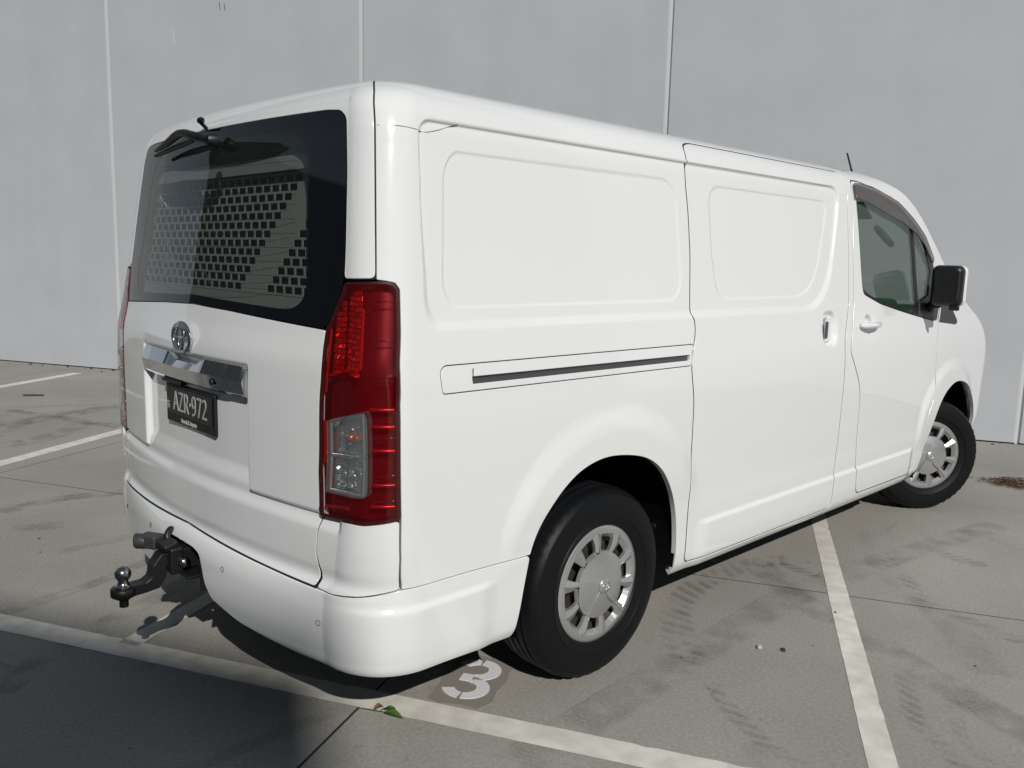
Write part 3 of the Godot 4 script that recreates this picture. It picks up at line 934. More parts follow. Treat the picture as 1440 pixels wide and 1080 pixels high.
		mb.flat_quad(base + dirx * a + Vector3.UP * 8.6, base + dirx * b + Vector3.UP * 8.6, base + dirx * b - outz * 0.2 + Vector3.UP * 8.6, base + dirx * a - outz * 0.2 + Vector3.UP * 8.6, Vector3.UP)
		put("concrete_panel", mb, M.wall, wh)
		if i > 0:
			var sj := MB.new()
			var cx: float = ends[i]
			var pa := base + dirx * (cx - 0.011) - outz * 0.016; var pb := base + dirx * (cx + 0.011) - outz * 0.016
			sj.flat_quad(pa, pb, pb + Vector3.UP * 8.6, pa + Vector3.UP * 8.6, outz)
			put("joint_sealant", sj, M.sealant, wh)
	# small scars high on the second panel
	for q in [[1.557, 4.117, 0.010, 0.085, 0], [1.621, 4.098, 0.011, 0.07, 0], [0.93, 3.826, 0.008, 0.15, 1]]:
		var sm := MB.new()
		sm.rbox(Vector3(q[2], q[3], 0.004), 0.0015, Transform3D(Basis(Vector3(AX.x, 0, AX.y), Vector3.UP, Vector3(-BX.x, 0, -BX.y)).rotated(Vector3(-BX.x, 0, -BX.y), 0.12), Vector3(o.x + AX.x * q[0] - BX.x * 0.0008, q[1], o.y + AX.y * q[0] - BX.y * 0.0008)), 1)
		put("wall_scar", sm, M.sealant_dark if q[4] == 0 else M.sealant, wh)
	var back := MB.new()
	var dx := Vector3(AX.x, 0, AX.y); var oz := Vector3(-BX.x, 0, -BX.y)
	back.rbox(Vector3(32.6, 8.55, 14.0), 0.02, Transform3D(Basis(dx, Vector3.UP, dx.cross(Vector3.UP)), Vector3(o.x, 0, o.y) + dx * 3.25 - oz * 7.25 + Vector3.UP * 4.28))
	put("building_body", back, M.sealant_dark, wh)

func line(ground: Node3D, p: Vector2, q: Vector2, w: float) -> void:
	var d := (q - p).normalized(); var nn := Vector2(-d.y, d.x) * w * 0.5
	var mb := MB.new()
	var y := 0.0018
	var rng := RandomNumberGenerator.new(); rng.seed = int(absf(p.x * 1000.0) + absf(q.y * 100.0))
	var n := maxi(2, int(p.distance_to(q) / 0.035))
	var a0 := 0.0; var b0 := 0.0
	for i in n:
		var a1 := rng.randfn(0, 0.0006) + (rng.randf_range(-0.006, 0.0) if rng.randf() < 0.04 else 0.0); var b1 := rng.randfn(0, 0.0006) + (rng.randf_range(-0.006, 0.0) if rng.randf() < 0.05 else 0.0)
		var u := p.lerp(q, float(i) / n); var v := p.lerp(q, float(i + 1) / n)
		var e := nn.normalized()
		var c := [u + nn + e * a0, v + nn + e * a1, v - nn - e * b1, u - nn - e * b0]
		mb.flat_quad(Vector3(c[0].x, y, c[0].y), Vector3(c[1].x, y, c[1].y), Vector3(c[2].x, y, c[2].y), Vector3(c[3].x, y, c[3].y), Vector3.UP)
		a0 = a1; b0 = b1
	put("painted_line", mb, M.line, ground)

func surroundings() -> void:
	# the building across the yard stands between the sun and the near corner of the bays
	var dx := Vector3(AX.x, 0, AX.y); var oz := Vector3(BX.x, 0, BX.y)
	var w := thing("warehouse", "tall grey warehouse across the yard whose shade falls on the near bays", "building")
	var body := mat(Color(0.36, 0.36, 0.35), 0.8)
	var h := 17.0
	var c := Vector2(-0.709 - 0.660 * h, 0.263 + 1.277 * h)
	for k in 9:
		var mb := MB.new()
		mb.rbox(Vector3(4.98, h, 0.3), 0.01, Transform3D(Basis(dx, Vector3.UP, dx.cross(Vector3.UP)), Vector3(c.x, h / 2.0, c.y) - dx * (2.5 + 5.0 * k) - oz * 0.15), 1)
		put("wall_panel", mb, body, w)
	var bk := MB.new()
	bk.rbox(Vector3(44.9, h - 0.4, 18.0), 0.02, Transform3D(Basis(dx, Vector3.UP, dx.cross(Vector3.UP)), Vector3(c.x, h / 2.0 - 0.2, c.y) - dx * 22.55 - oz * 9.32), 1)
	put("building_body", bk, body, w)
	# dark block that closes the far left end of the yard
	var e := thing("storage_block", "dark storage block closing the far left end of the yard", "building")
	for k in 4:
		var eb := MB.new()
		eb.rbox(Vector3(0.4, 12.5, 9.9), 0.02, Transform3D(Basis(dx, Vector3.UP, dx.cross(Vector3.UP)), Vector3(ab(-40.0, -32.0 + 10.0 * k).x, 6.25, ab(-40.0, -32.0 + 10.0 * k).y)), 1)
		put("wall_panel", eb, mat(Color(0.035, 0.04, 0.042), 0.9), e)
	var s := thing("shed", "low dark shed far off on the open side of the yard", "building")
	var sb := MB.new()
	sb.rbox(Vector3(70.0, 5.5, 12.0), 0.05, Transform3D(Basis(), Vector3(18, 2.75, 46)), 1)
	put("wall", sb, mat(Color(0.10, 0.105, 0.10), 0.9), s)
	var rf := MB.new()
	rf.extrude(PackedVector2Array([Vector2(-6.4, 5.5), Vector2(6.4, 5.5), Vector2(0, 7.2)]), -35.5, 35.5, Transform3D(Basis(Vector3(0, 0, 1), Vector3.UP, Vector3(-1, 0, 0)), Vector3(18, 0.02, 46)))
	put("roof", rf, mat(Color(0.20, 0.205, 0.21), 0.6), s)

func leaf_shape(mb: MB, base: Vector3, dir: Vector3, length: float, width: float, lift: float, roll := 0.0) -> void:
	var side := dir.cross(Vector3.UP).normalized().rotated(dir, roll)
	var up := side.cross(dir).normalized()
	var rows := []
	for i in 9:
		var t := i / 8.0
		var w := width * pow(sin(PI * pow(t, 0.8)), 0.9) * 0.5 + 0.0004
		var c := base + dir * length * t + Vector3.UP * (lift * sin(PI * t))
		rows.append([c + side * w + up * w * 0.35, c, c - side * w + up * w * 0.35])
	for i in 8:
		for k in 2: mb.flat_quad(rows[i][k], rows[i][k + 1], rows[i + 1][k + 1], rows[i + 1][k], Vector3.UP)

func litter() -> void:
	# green sprig by the bay line
	var s := thing("leaf_sprig", "green leaf sprig lying on the white line under the rear bumper corner", "leaf", Vector3(-0.735, 0.005, 0.625))
	s.scale = Vector3.ONE * 0.78
	var d := Vector3(0.30, 0.0, 0.95).normalized()
	for q in [[Vector3(0.02, 0.004, 0.03), d, 0.10, 0.030, 0.010, 0.3], [Vector3(0.012, 0.006, 0.015), Vector3(0.55, 0, 0.83).normalized(), 0.075, 0.026, 0.016, -0.4], [Vector3(0.03, 0.004, 0.02), Vector3(0.75, 0, 0.45).normalized(), 0.05, 0.018, 0.01, 0.2]]:
		var mb := MB.new()
		leaf_shape(mb, q[0], q[1], q[2], q[3], q[4], q[5])
		put("leaf", mb, M.leaf, s)
	var st := MB.new()
	st.tube([Vector3(-0.03, 0.003, -0.06), Vector3(-0.005, 0.004, -0.01), Vector3(0.02, 0.006, 0.03)], [0.0012, 0.0016, 0.0012], 5)
	put("stem", st, M.leaf, s)
	var bl := MB.new()
	leaf_shape(bl, Vector3(0.0, 0.003, -0.012), Vector3(0.8, 0.0, 0.1).normalized(), 0.045, 0.02, 0.012, 0.5)
	put("dry_leaf", bl, M.leaf_brown, s)
	# heap of brown needles near the wall
	var n := thing("needle_heap", "small heap of brown dry needles on the concrete beyond the front wheel", "plant litter", Vector3(4.25, 0.0, 1.10))
	var rng := RandomNumberGenerator.new(); rng.seed = 21
	var nm := MB.new()
	for i in 420:
		var c := Vector3(rng.randfn(0, 0.04), 0, rng.randfn(0, 0.10))
		c.y = 0.004 + 0.06 * exp(-(c.x * c.x / 0.004 + c.z * c.z / 0.02)) * rng.randf()
		var a := rng.randf() * TAU
		var dd := Vector3(cos(a), rng.randf_range(-0.25, 0.25), sin(a)) * rng.randf_range(0.025, 0.06)
		nm.tube([c - dd * 0.5 + Vector3.UP * 0.006, c + Vector3.UP * 0.008, c + dd * 0.5 + Vector3.UP * 0.006], [0.0014], 3)
	put("needles", nm, M.leaf_brown, n).set_meta("kind", "stuff")
	# grit blown about the yard and against the foot of the wall
	var gr := MB.new()
	for i in 260:
		var at := Vector2(rng.randf_range(-2.0, 5.5), rng.randf_range(-6.0, 2.6)) if i < 130 else ab(rng.randf_range(-9.0, 9.0), 4.86 - absf(rng.randfn(0, 0.05)))
		if absf(at.y) < 0.95 and at.x > -1.0 and at.x < 4.1: continue
		var z := rng.randf_range(0.002, 0.006) if i < 130 else rng.randf_range(0.004, 0.016)
		gr.rbox(Vector3(z * 2.0, z, z * 1.4), z * 0.3, Transform3D(Basis(Vector3.UP, rng.randf() * TAU), Vector3(at.x, z * 0.5, at.y)), 1)
	var grit := put("grit", gr, M.twig, self)
	grit.set_meta("kind", "stuff"); grit.set_meta("label", "dark specks of grit and leaf crumbs over the concrete and along the wall"); grit.set_meta("category", "grit")
	var tw := thing("twig", "short dark stick lying in the far left bay", "twig", Vector3(0.12, 0.006, -6.49))
	var tm := MB.new()
	tm.tube([Vector3(-0.08, 0.004, -0.055), Vector3(0, 0.006, -0.005), Vector3(0.08, 0.004, 0.05)], [0.008, 0.01, 0.007], 6)
	put("stick", tm, M.twig, tw)
	for q in [["white pebble on the concrete between rear wheel and right bay line", Vector3(0.648, 0.0, 1.214), M.stone, 0.012], ["dark pebble beside the white pebble near the right bay line", Vector3(0.700, 0.0, 1.286), M.stone_dark, 0.010]]:
		var p := thing("pebble", q[0], "pebble", q[1])
		var pm := MB.new()
		pm.rbox(Vector3(q[3] * 2.2, q[3] * 1.1, q[3] * 1.6), q[3] * 0.5, Transform3D(Basis(Vector3.UP, 0.6), Vector3(0, q[3] * 0.5, 0)), 2)
		put("stone", pm, q[2], p)

# ------------------------------------------------------------------ the van
func van() -> void:
	var v := thing("van", "white panel van with red tail lamps and black tow ball parked across bay lines", "van")
	# body: everything that is not a door, a bumper or a lamp
	var outer := pts([-0.112, 2.1, -0.100, 1.907, -0.096, 1.816, -0.092, 1.623, -0.088, 1.409, -0.069, 1.407, -0.046, 1.402, -0.035, 1.385, -0.029, 1.271, -0.026, 1.159, -0.034, 1.080, -0.035, 0.973, -0.034, 0.766, -0.036, 0.649, -0.043, 0.558, -0.023, 0.558, 0.209, 0.556, 0.565, 0.550])
	outer = outer + rounded(ARCH).slice(10) + rounded(FRONT_ARCH) + pts([5.85, 0.25, 5.85, 2.1])
	var slide := filleted(pts(SLIDING), 0.035); var driver := filleted(pts(DRIVER), 0.04)
	var windshield := filleted(pts([4.85, 1.265, 5.9, 1.235, 5.9, 1.925, 4.90, 1.90, 4.80, 1.82, 4.775, 1.62, 4.80, 1.42]), 0.03)
	var head := filleted(pts([4.86, 0.90, 5.25, 0.86, 5.32, 1.0, 5.0, 1.12, 4.83, 1.15]), 0.03)
	var grille := filleted(pts([5.36, 0.55, 5.9, 0.55, 5.9, 0.97, 5.40, 0.97]), 0.03)
	var rail := filleted(pts([0.107, 1.096, 1.402, 1.093, 1.415, 1.15, 1.425, 1.172, 0.130, 1.174, 0.110, 1.160]), 0.012)
	var slot := filleted(pts([0.253, 1.116, 1.396, 1.114, 1.396, 1.134, 0.253, 1.137]), 0.003)
	var body := panel(filleted(outer, 0.004), [offset(slide, 0.0036), offset(driver, 0.0034), windshield, head, grille, offset(rail, 0.0012)], 0.006, 0.022)
	put("body", both(body), M.paint, v)
	for side in [1, -1]:
		for q in [[slide, 0.0022], [driver, 0.0022], [rail, 0.0020]]:
			var g := strip(q[0], q[1])
			put("gap_seal", g if side > 0 else g.mirrored(), M.black_matt, v)
	var sp := []
	for q in [Vector2(-0.092, 1.805), Vector2(-0.045, 1.806), Vector2(0.0, 1.802), Vector2(0.025, 1.7995), Vector2(0.052, 1.801), Vector2(0.10, 1.811), Vector2(0.15, 1.8235), Vector2(0.20, 1.834)]:
		sp.append(skin(q.x, q.y, -0.0003))
	var sb := MB.new()
	sb.tube(smooth_path(sp, 5), [0.0013], 6)
	for side in [1, -1]: put("seam_sealer", sb if side > 0 else sb.mirrored(), M.seam, v)
	# roof skin
	var roof := MB.new()
	var us := []
	for i in 61: us.append(-1.03 + (5.85 + 1.03) * i / 60.0)
	for side in [1.0, -1.0]:
		var base := roof.v.size()
		for u in us:
			var p := skin(u, 2.1)
			for k in 6:
				var t := k / 5.0
				var q := Vector3(lerpf(p.x, clampf(p.x, -0.3, 1.6), t), 1.982 + 0.016 * sin(t * PI / 2.0), p.z * (1.0 - t) * side)
				roof.vert(q, Vector3(0, 1, 0.1 * side * (1.0 - t)).normalized())
		for i in us.size() - 1:
			for k in 5: roof.quad(base + i * 6 + k, base + (i + 1) * 6 + k, base + (i + 1) * 6 + k + 1, base + i * 6 + k + 1)
	put("roof", roof, M.paint, v)
	# sliding doors
	for side in [1, -1]:
		var d := panel(offset(slide, -0.0026), [], 0.006, 0.022)
		var door := put("sliding_door", d if side > 0 else d.mirrored(), M.paint, v)
		var h := MB.new()
		h.rbox(Vector3(0.034, 0.125, 0.022), 0.011, Transform3D(Basis(), skin(2.522, 1.186) + Vector3(0, 0, 0.012)), 4)
		put("door_handle", h if side > 0 else h.mirrored(), M.paint, door)
		var hp := MB.new()
		hp.rbox(Vector3(0.020, 0.078, 0.008), 0.003, Transform3D(Basis(), skin(2.505, 1.186) + Vector3(-0.004, -0.004, 0.020)), 3)
		put("handle_pull", hp if side > 0 else hp.mirrored(), M.rail, door)
		# slide rail
		var r := panel(offset(rail, -0.0012), [slot], 0.0075, 0.016)
		var rl := put("slide_rail_cover", r if side > 0 else r.mirrored(), M.paint, v)
		var fl := panel(offset(slot, 0.01), [], 0.02, 0.0, -0.012)
		put("slide_rail", fl if side > 0 else fl.mirrored(), M.rail, rl)
		var cj := MB.new()
		cj.rbox(Vector3(0.0025, 0.066, 0.002), 0.0005, Transform3D(Basis(), skin(0.255, 1.128) + Vector3(0, 0, -0.0004)))
		put("rail_end_cap", cj if side > 0 else cj.mirrored(), M.rail, rl)
	front_doors(v, driver)
	# windscreen, lamps and grille of the nose
	put("windscreen", both(panel(offset(windshield, 0.01), [], 0.04, 0.0, -0.008, true)), M.side_pane, v)
	for side in [1, -1]:
		var hl := panel(offset(head, -0.002), [], 0.02, 0.02, 0.002, true)
		var lamp := put("headlight", hl if side > 0 else hl.mirrored(), M.clear_lens, v)
		var hb := panel(offset(head, 0.004), [], 0.03, 0.0, -0.05, true)
		put("headlight_reflector", hb if side > 0 else hb.mirrored(), M.reflector, lamp)
	put("grille", both(panel(offset(grille, 0.006), [], 0.04, 0.0, -0.02, true)), M.black, v)
	tail(v)
	underside(v)
	cabin(v)
	# wheels
	var caps := MB.new()
	caps.lathe([Vector2(0.030, 0.018), Vector2(0.0285, 0.0325), Vector2(0.026, 0.0355), Vector2(0.012, 0.0375), Vector2(0.0, 0.038)], 32, Transform3D(), 0.5)
	caps.tube(ellipse(Vector3(0, 0.0375, 0), Vector3(0.019, 0, 0), Vector3(0, 0, 0.0135), 24), [0.0018], 6)
	caps.tube(ellipse(Vector3(0, 0.0375, -0.004), Vector3(0.012, 0, 0), Vector3(0, 0, 0.005), 20), [0.0014], 6)
	caps.tube(ellipse(Vector3(0, 0.0375, 0), Vector3(0.0055, 0, 0), Vector3(0, 0, 0.0125), 20), [0.0014], 6)
	var holes := MB.new()
	holes.lathe([Vector2(0.0125, 0.0), Vector2(0.0125, 0.002), Vector2(0.0, 0.002)], 12, Transform3D(), 0.3)
	var set_ := [tyre_mesh().mesh(), hubcap_mesh().mesh(), rim_mesh().mesh(), caps.mesh(), holes.mesh()]
	wheel(Vector3(0, 0.345, 0.835), 1.0, 0.0, set_, v)
	wheel(Vector3(3.21, 0.345, 0.80) + Vector3(-sin(0.60), 0, cos(0.60)) * 0.012, 1.0, 0.60, set_, v)
	wheel(Vector3(0, 0.345, -0.835), -1.0, 0.0, set_, v)
	wheel(Vector3(3.21, 0.345, -0.82), -1.0, 0.52, set_, v)
	# aerial
	var an := MB.new()
	an.tube([Vector3(2.41, 1.93, 0.62), Vector3(2.385, 1.972, 0.625), Vector3(2.29, 2.075, 0.63)], [0.009, 0.006, 0.0045], 8)
	put("aerial", an, M.black, v)

func front_doors(v: Node3D, driver: PackedVector2Array) -> void:
	var glass := filleted(pts(SIDE_GLASS), 0.03)
	var d := panel(offset(driver, -0.0024), [glass], 0.006, 0.022)
	var seal := panel(offset(glass, -0.0008), [filleted(offset(pts(SIDE_GLASS), -0.020), 0.03)], 0.012, 0.012, -0.005, true)
	var pane := panel(offset(glass, -0.012), [], 0.03, 0.0, -0.012, true)
	var shield := panel(filleted(pts([2.945, 1.795, 3.245, 1.782, 3.741, 1.752, 4.262, 1.712, 4.452, 1.660, 4.515, 1.590, 4.50, 1.500, 4.565, 1.525, 4.615, 1.650, 4.560, 1.738, 4.465, 1.812, 4.155, 1.856, 3.163, 1.874, 2.99, 1.872, 2.945, 1.855, 2.930, 1.79]), 0.02), [], 0.012, 0.006, 0.014, true)
	var bar := panel(pts([3.655, 1.215, 3.715, 1.213, 4.19, 1.50, 4.53, 1.70, 4.50, 1.72, 4.14, 1.51]), [], 0.012, 0.004, -0.004, true)
	var trim := panel(filleted(pts([3.71, 1.218, 3.935, 1.182, 3.978, 1.184, 4.20, 1.272, 4.44, 1.405, 4.56, 1.52, 4.53, 1.575, 4.43, 1.46, 4.10, 1.33, 3.86, 1.295]), 0.01), [], 0.012, 0.012, 0.001, true)
	var ftrim := panel(filleted(pts([3.996, 1.172, 4.27, 1.148, 4.325, 1.16, 4.40, 1.25, 4.43, 1.355, 4.22, 1.262]), 0.012), [], 0.012, 0.008, 0.003, true)
	for side in [1, -1]:
		var door := put("front_door", d if side > 0 else d.mirrored(), M.paint, v)
		put("window_seal", seal if side > 0 else seal.mirrored(), M.black, door)
		put("door_window", pane if side > 0 else pane.mirrored(), M.side_pane, door)
		put("weather_shield", shield if side > 0 else shield.mirrored(), M.smoke, door)
		put("window_divider", bar if side > 0 else bar.mirrored(), M.black, door)
		put("corner_trim", trim if side > 0 else trim.mirrored(), M.trim_grey, door)
		var ft := put("fender_trim", ftrim if side > 0 else ftrim.mirrored(), M.trim_grey, v)
		# handle
		var h := MB.new()
		var a := skin(2.865, 1.190) + Vector3(0, 0, 0.010); var b := skin(3.060, 1.190) + Vector3(0, 0, 0.010)
		a.z = maxf(a.z, b.z); b.z = a.z
		h.tube([a + Vector3(-0.008, 0, -0.006), a, a.lerp(b, 0.2) + Vector3(0, 0, 0.016), a.lerp(b, 0.5) + Vector3(0, 0, 0.021), a.lerp(b, 0.8) + Vector3(0, 0, 0.016), b, b + Vector3(0.008, 0, -0.006)], [0.012, 0.020, 0.021, 0.020, 0.020, 0.018, 0.012], 14, 0.8)
		put("door_handle", h if side > 0 else h.mirrored(), M.paint, door)
		var kh := MB.new()
		kh.rbox(Vector3(0.006, 0.013, 0.004), 0.001, Transform3D(Basis(), a.lerp(b, 0.16) + Vector3(0, 0, 0.031)))
		put("keyhole", kh if side > 0 else kh.mirrored(), M.black, door)
		# mirror
		var m := MB.new()
		var c := Vector3(2.70, 1.385, 1.062)
		var turn := Basis(Vector3.UP, 0.10)
		m.rbox(Vector3(0.105, 0.222, 0.158), 0.036, Transform3D(turn, c), 5)
		m.tube([Vector3(2.86, 1.245, 0.90), Vector3(2.80, 1.262, 0.95), Vector3(2.715, 1.29, 1.01)], [0.045, 0.036, 0.04], 12, 0.7)
		var mi := put("door_mirror", m if side > 0 else m.mirrored(), M.black, v)
		var g := MB.new()
		g.rbox(Vector3(0.006, 0.176, 0.122), 0.003, Transform3D(turn, c + turn * Vector3(-0.052, -0.004, 0.0)), 3)
		put("mirror_glass", g if side > 0 else g.mirrored(), M.mirror_glass, mi)
		var w := MB.new()
		w.rbox(Vector3(0.070, 0.218, 0.165), 0.033, Transform3D(turn, c + turn * Vector3(0.036, 0.001, 0.004)), 5)
		put("mirror_cap", w if side > 0 else w.mirrored(), M.paint, mi)
		var sg := MB.new()
		sg.rbox(Vector3(0.03, 0.03, 0.05), 0.008, Transform3D(turn, c + Vector3(-0.02, -0.116, 0.05)), 2)
		put("mirror_foot", sg if side > 0 else sg.mirrored(), M.black, mi)

func tail(v: Node3D) -> void:
	# tailgate: an upper frame and a lower pressing
	var up := filleted(pts([-1.03, 1.862, -0.66, 1.862, -0.285, 1.861, -0.213, 1.855, -0.183, 1.832, -0.175, 1.69, -0.176, 1.494, -0.179, 1.408, -0.091, 1.412, -0.0955, 1.623, -0.0995, 1.816, -0.1035, 1.907, -0.116, 2.1, -1.03, 2.1]), 0.015)
	var low := filleted(pts([-1.03, 0.5575, -0.723, 0.5485, -0.436, 0.5405, -0.222, 0.534, -0.2595, 0.631, -0.2595, 0.687, -0.2575, 0.745, -0.270, 0.874, -0.266, 1.018, -0.256, 1.124, -0.254, 1.219, -0.252, 1.266, -0.746, 1.290, -1.03, 1.298]), 0.008)
	var hm := panel(up, [], 0.006, 0.022)
	hm.add(panel(low, [], 0.006, 0.022, 0.0, false, 0.0012))
	var hatch := put("tailgate", both(hm), M.paint, v)
	for k in 3:
		var path: PackedVector2Array = [pts([-1.03, 0.557, -0.723, 0.548, -0.436, 0.540, -0.214, 0.533]), pts([-0.214, 0.533, -0.260, 0.631, -0.260, 0.690, -0.255, 0.742]), pts([-0.0895, 1.410, -0.094, 1.623, -0.098, 1.816, -0.102, 1.907, -0.113, 2.09])][k]
		var rev := path.duplicate(); rev.reverse()
		var wide := PackedVector2Array()
		for i in path.size():
			var d := (path[mini(i + 1, path.size() - 1)] - path[maxi(i - 1, 0)]).normalized()
			wide.append(path[i] + Vector2(-d.y, d.x) * 0.010)
		for i in path.size():
			var j := path.size() - 1 - i
			var d := (path[mini(j + 1, path.size() - 1)] - path[maxi(j - 1, 0)]).normalized()
			wide.append(path[j] - Vector2(-d.y, d.x) * 0.010)
		for i in wide.size(): wide[i].x = maxf(wide[i].x, -1.03)
		var gs := panel(wide, [], 0.010, 0.0, -0.0014 if k == 1 else -0.0030, false, 0.0)
		if k == 0: put("gap_seal", both(gs), M.black_matt, v)
		else:
			for side in [1, -1]: put("gap_seal", gs if side > 0 else gs.mirrored(), M.black_matt, v)
	# window: a black printed border and a clear middle
	var gl := filleted(pts(REAR_GLASS), 0.02); var cl := filleted(pts(REAR_CLEAR), 0.05)
	var edge := cl.duplicate()
	for i in edge.size():
		if edge[i].x < -1.02: edge[i].x = -1.03
	var border := panel(gl, [edge], 0.012, 0.0, -0.001, true, 0.0)
	put("window_border", both(border), M.black_gloss, hatch)
	var pe := offset(edge, 0.004)
	for i in pe.size(): pe[i].x = maxf(pe[i].x, -1.03)
	put("rear_window", both(panel(pe, [], 0.02, 0.0, -0.0014, true)), M.pane, hatch)
	var wires := MB.new()
	for k in 11:
		var vv := 1.365 + 0.0405 * k
		var path := []
		for j in 15: path.append(skin(-1.03 + 0.60 * j / 14.0, vv, -0.004, true))
		wires.tube(path, [0.0006], 4)
	put("heater_wires", both(wires), M.black, hatch).set_meta("kind", "stuff")
	# badge: three chrome ovals
	var bx := -1.072
	var e := MB.new()
	var bc := Vector3(bx, 1.190, 0)
	e.tube(ellipse(bc, Vector3(0, 0, 0.066), Vector3(0, 0.047, 0)), [0.0075], 10)
	e.tube(ellipse(bc + Vector3(-0.003, 0.018, 0), Vector3(0, 0, 0.046), Vector3(0, 0.019, 0)), [0.0065], 8)
	e.tube(ellipse(bc + Vector3(-0.003, 0.0, 0), Vector3(0, 0, 0.0215), Vector3(0, 0.042, 0)), [0.0065], 8)
	put("badge", e, M.chrome, hatch)
	# chrome handle bar over the number plate
	var bar := MB.new()
	var n := 48
	var rows := []
	for i in n + 1:
		var z := lerpf(-0.392, 0.392, float(i) / n)
		var az := absf(z)
		var xb := -1.0555 + 0.09 * z * z / 0.7396
		var endf := ss((az - 0.30) / 0.006)
		var yt := 1.131 - 0.024 * (1.0 - ss((az - 0.07) / 0.08)) - 0.006 * ss((az - 0.37) / 0.022)
		var yr := lerpf(1.088, 1.084, endf)
		var out := lerpf(1.0, 0.82, endf)
		rows.append([Vector3(xb + 0.012, yt + 0.002, z), Vector3(xb - 0.008, yt, z), Vector3(xb - 0.027 * out, yr, z), Vector3(xb - 0.019 * out, 1.046, z), Vector3(xb - 0.010 * out, 1.037, z), Vector3(xb + 0.024, 1.037, z)])
	for i in n:
		for k in 5:
			bar.flat_quad(rows[i][k], rows[i + 1][k], rows[i + 1][k + 1], rows[i][k + 1], Vector3(-1, 0.6 if k < 2 else -0.3, 0))
	for i in [0, n]:
		var s := -1.0 if i == 0 else 1.0
		var c := bar.vert((rows[i][0] + rows[i][5]) / 2.0, Vector3(0, 0, s))
		for k in 5:
			var p := bar.vert(rows[i][k], Vector3(0, 0, s)); var q := bar.vert(rows[i][k + 1], Vector3(0, 0, s))
			bar.tri(c, p, q)
	put("chrome_handle", bar, M.chrome, hatch)
	var ks := MB.new()
	ks.lathe([Vector2(0.011, 0.0), Vector2(0.010, 0.004), Vector2(0.0, 0.003)], 16, Transform3D(Basis(Vector3(0, 0, 1), Vector3(-1, 0, 0), Vector3(0, -1, 0)), Vector3(-1.0755, 1.068, 0.225)), 0.3)
	put("lock_barrel", ks, M.black, hatch)
	var bt := MB.new()
	bt.rbox(Vector3(0.03, 0.014, 0.15), 0.005, Transform3D(Basis(), Vector3(-1.055, 1.030, -0.11)), 2)
	put("handle_switch", bt, M.black, hatch)
	# wiper and washer jet
	var w := MB.new()
	var pv := Vector3(-0.972, 1.826, 0.055)
	w.lathe([Vector2(0.024, 0.0), Vector2(0.022, 0.022), Vector2(0.016, 0.034), Vector2(0.0, 0.036)], 20, Transform3D(Basis(Vector3(0, 0, 1), Vector3(-1, 0, 0), Vector3(0, -1, 0)), pv + Vector3(0.012, 0, 0)), 0.6)
	w.tube(smooth_path([pv + Vector3(-0.012, 0, 0), pv + Vector3(-0.032, 0.016, -0.07), pv + Vector3(-0.034, 0.032, -0.17), pv + Vector3(-0.020, 0.012, -0.32), pv + Vector3(-0.004, -0.002, -0.46)], 4), [0.021, 0.021, 0.021, 0.021, 0.021, 0.020, 0.020, 0.019, 0.018, 0.017, 0.016, 0.015, 0.014, 0.012, 0.010, 0.008, 0.006], 8, 0.7)
	w.tube([pv + Vector3(-0.004, 0.012, -0.14), pv + Vector3(0.004, 0.002, -0.30), pv + Vector3(0.012, -0.014, -0.50)], [0.010, 0.012, 0.008], 6, 0.8)
	put("rear_wiper", w, M.black, hatch)
	var wj := MB.new()
	wj.tube([Vector3(-0.925, 1.872, -0.075), Vector3(-0.950, 1.892, -0.072), Vector3(-0.962, 1.902, -0.072)], [0.006, 0.007, 0.004], 8)
	wj.rbox(Vector3(0.022, 0.022, 0.03), 0.0105, Transform3D(Basis(), Vector3(-0.955, 1.902, -0.070)), 4)
	put("washer_jet", wj, M.black_gloss, hatch)
	# number plate
	var fr := MB.new()
	fr.rbox(Vector3(0.014, 0.136, 0.380), 0.006, Transform3D(Basis(), Vector3(-1.047, 0.950, 0.0)), 3)
	var plate := put("number_plate", fr, M.black, v)
	var pl := MB.new()
	pl.rbox(Vector3(0.003, 0.094, 0.354), 0.0012, Transform3D(Basis(), Vector3(-1.0555, 0.961, 0.0)), 2)
	put("plate_sheet", pl, M.plate, plate)
	lettering("registration_lettering", "AZR·972", 0.066, 0.80, Vector3(-1.0578, 0.961, 0.012), Vector3(0, 0, 1), Vector3.UP, M.plate_white, plate, false)
	lettering("state_lettering", "VIC", 0.016, 0.8, Vector3(-1.0578, 0.942, -0.163), Vector3(0, 1, 0), Vector3(0, 0, -1), M.plate_white, plate)
	lettering("dealer_lettering", "Berwick Toyota", 0.014, 0.85, Vector3(-1.0548, 0.897, -0.005), Vector3(0, 0, 1), Vector3.UP, M.plate_white, plate)
	# bumper
	var bump := panel(filleted(pts([-0.84, 0.40, -0.80, 0.35, -0.62, 0.312, -0.30, 0.29, -0.05, 0.288, 0.08, 0.286, 0.513, 0.268, 0.521, 0.299, 0.541, 0.411, 0.565, 0.5475, 0.209, 0.5535, -0.023, 0.5555, -0.046, 0.555, -0.104, 0.535, -0.157, 0.525, -0.209, 0.527, -0.436, 0.536, -0.723, 0.544, -1.03, 0.553, -1.03, 0.502, -0.92, 0.500, -0.866, 0.488, -0.848, 0.444]), 0.02), [], 0.0075, 0.03)
	var bumper := put("rear_bumper", both(bump), M.paint, v)
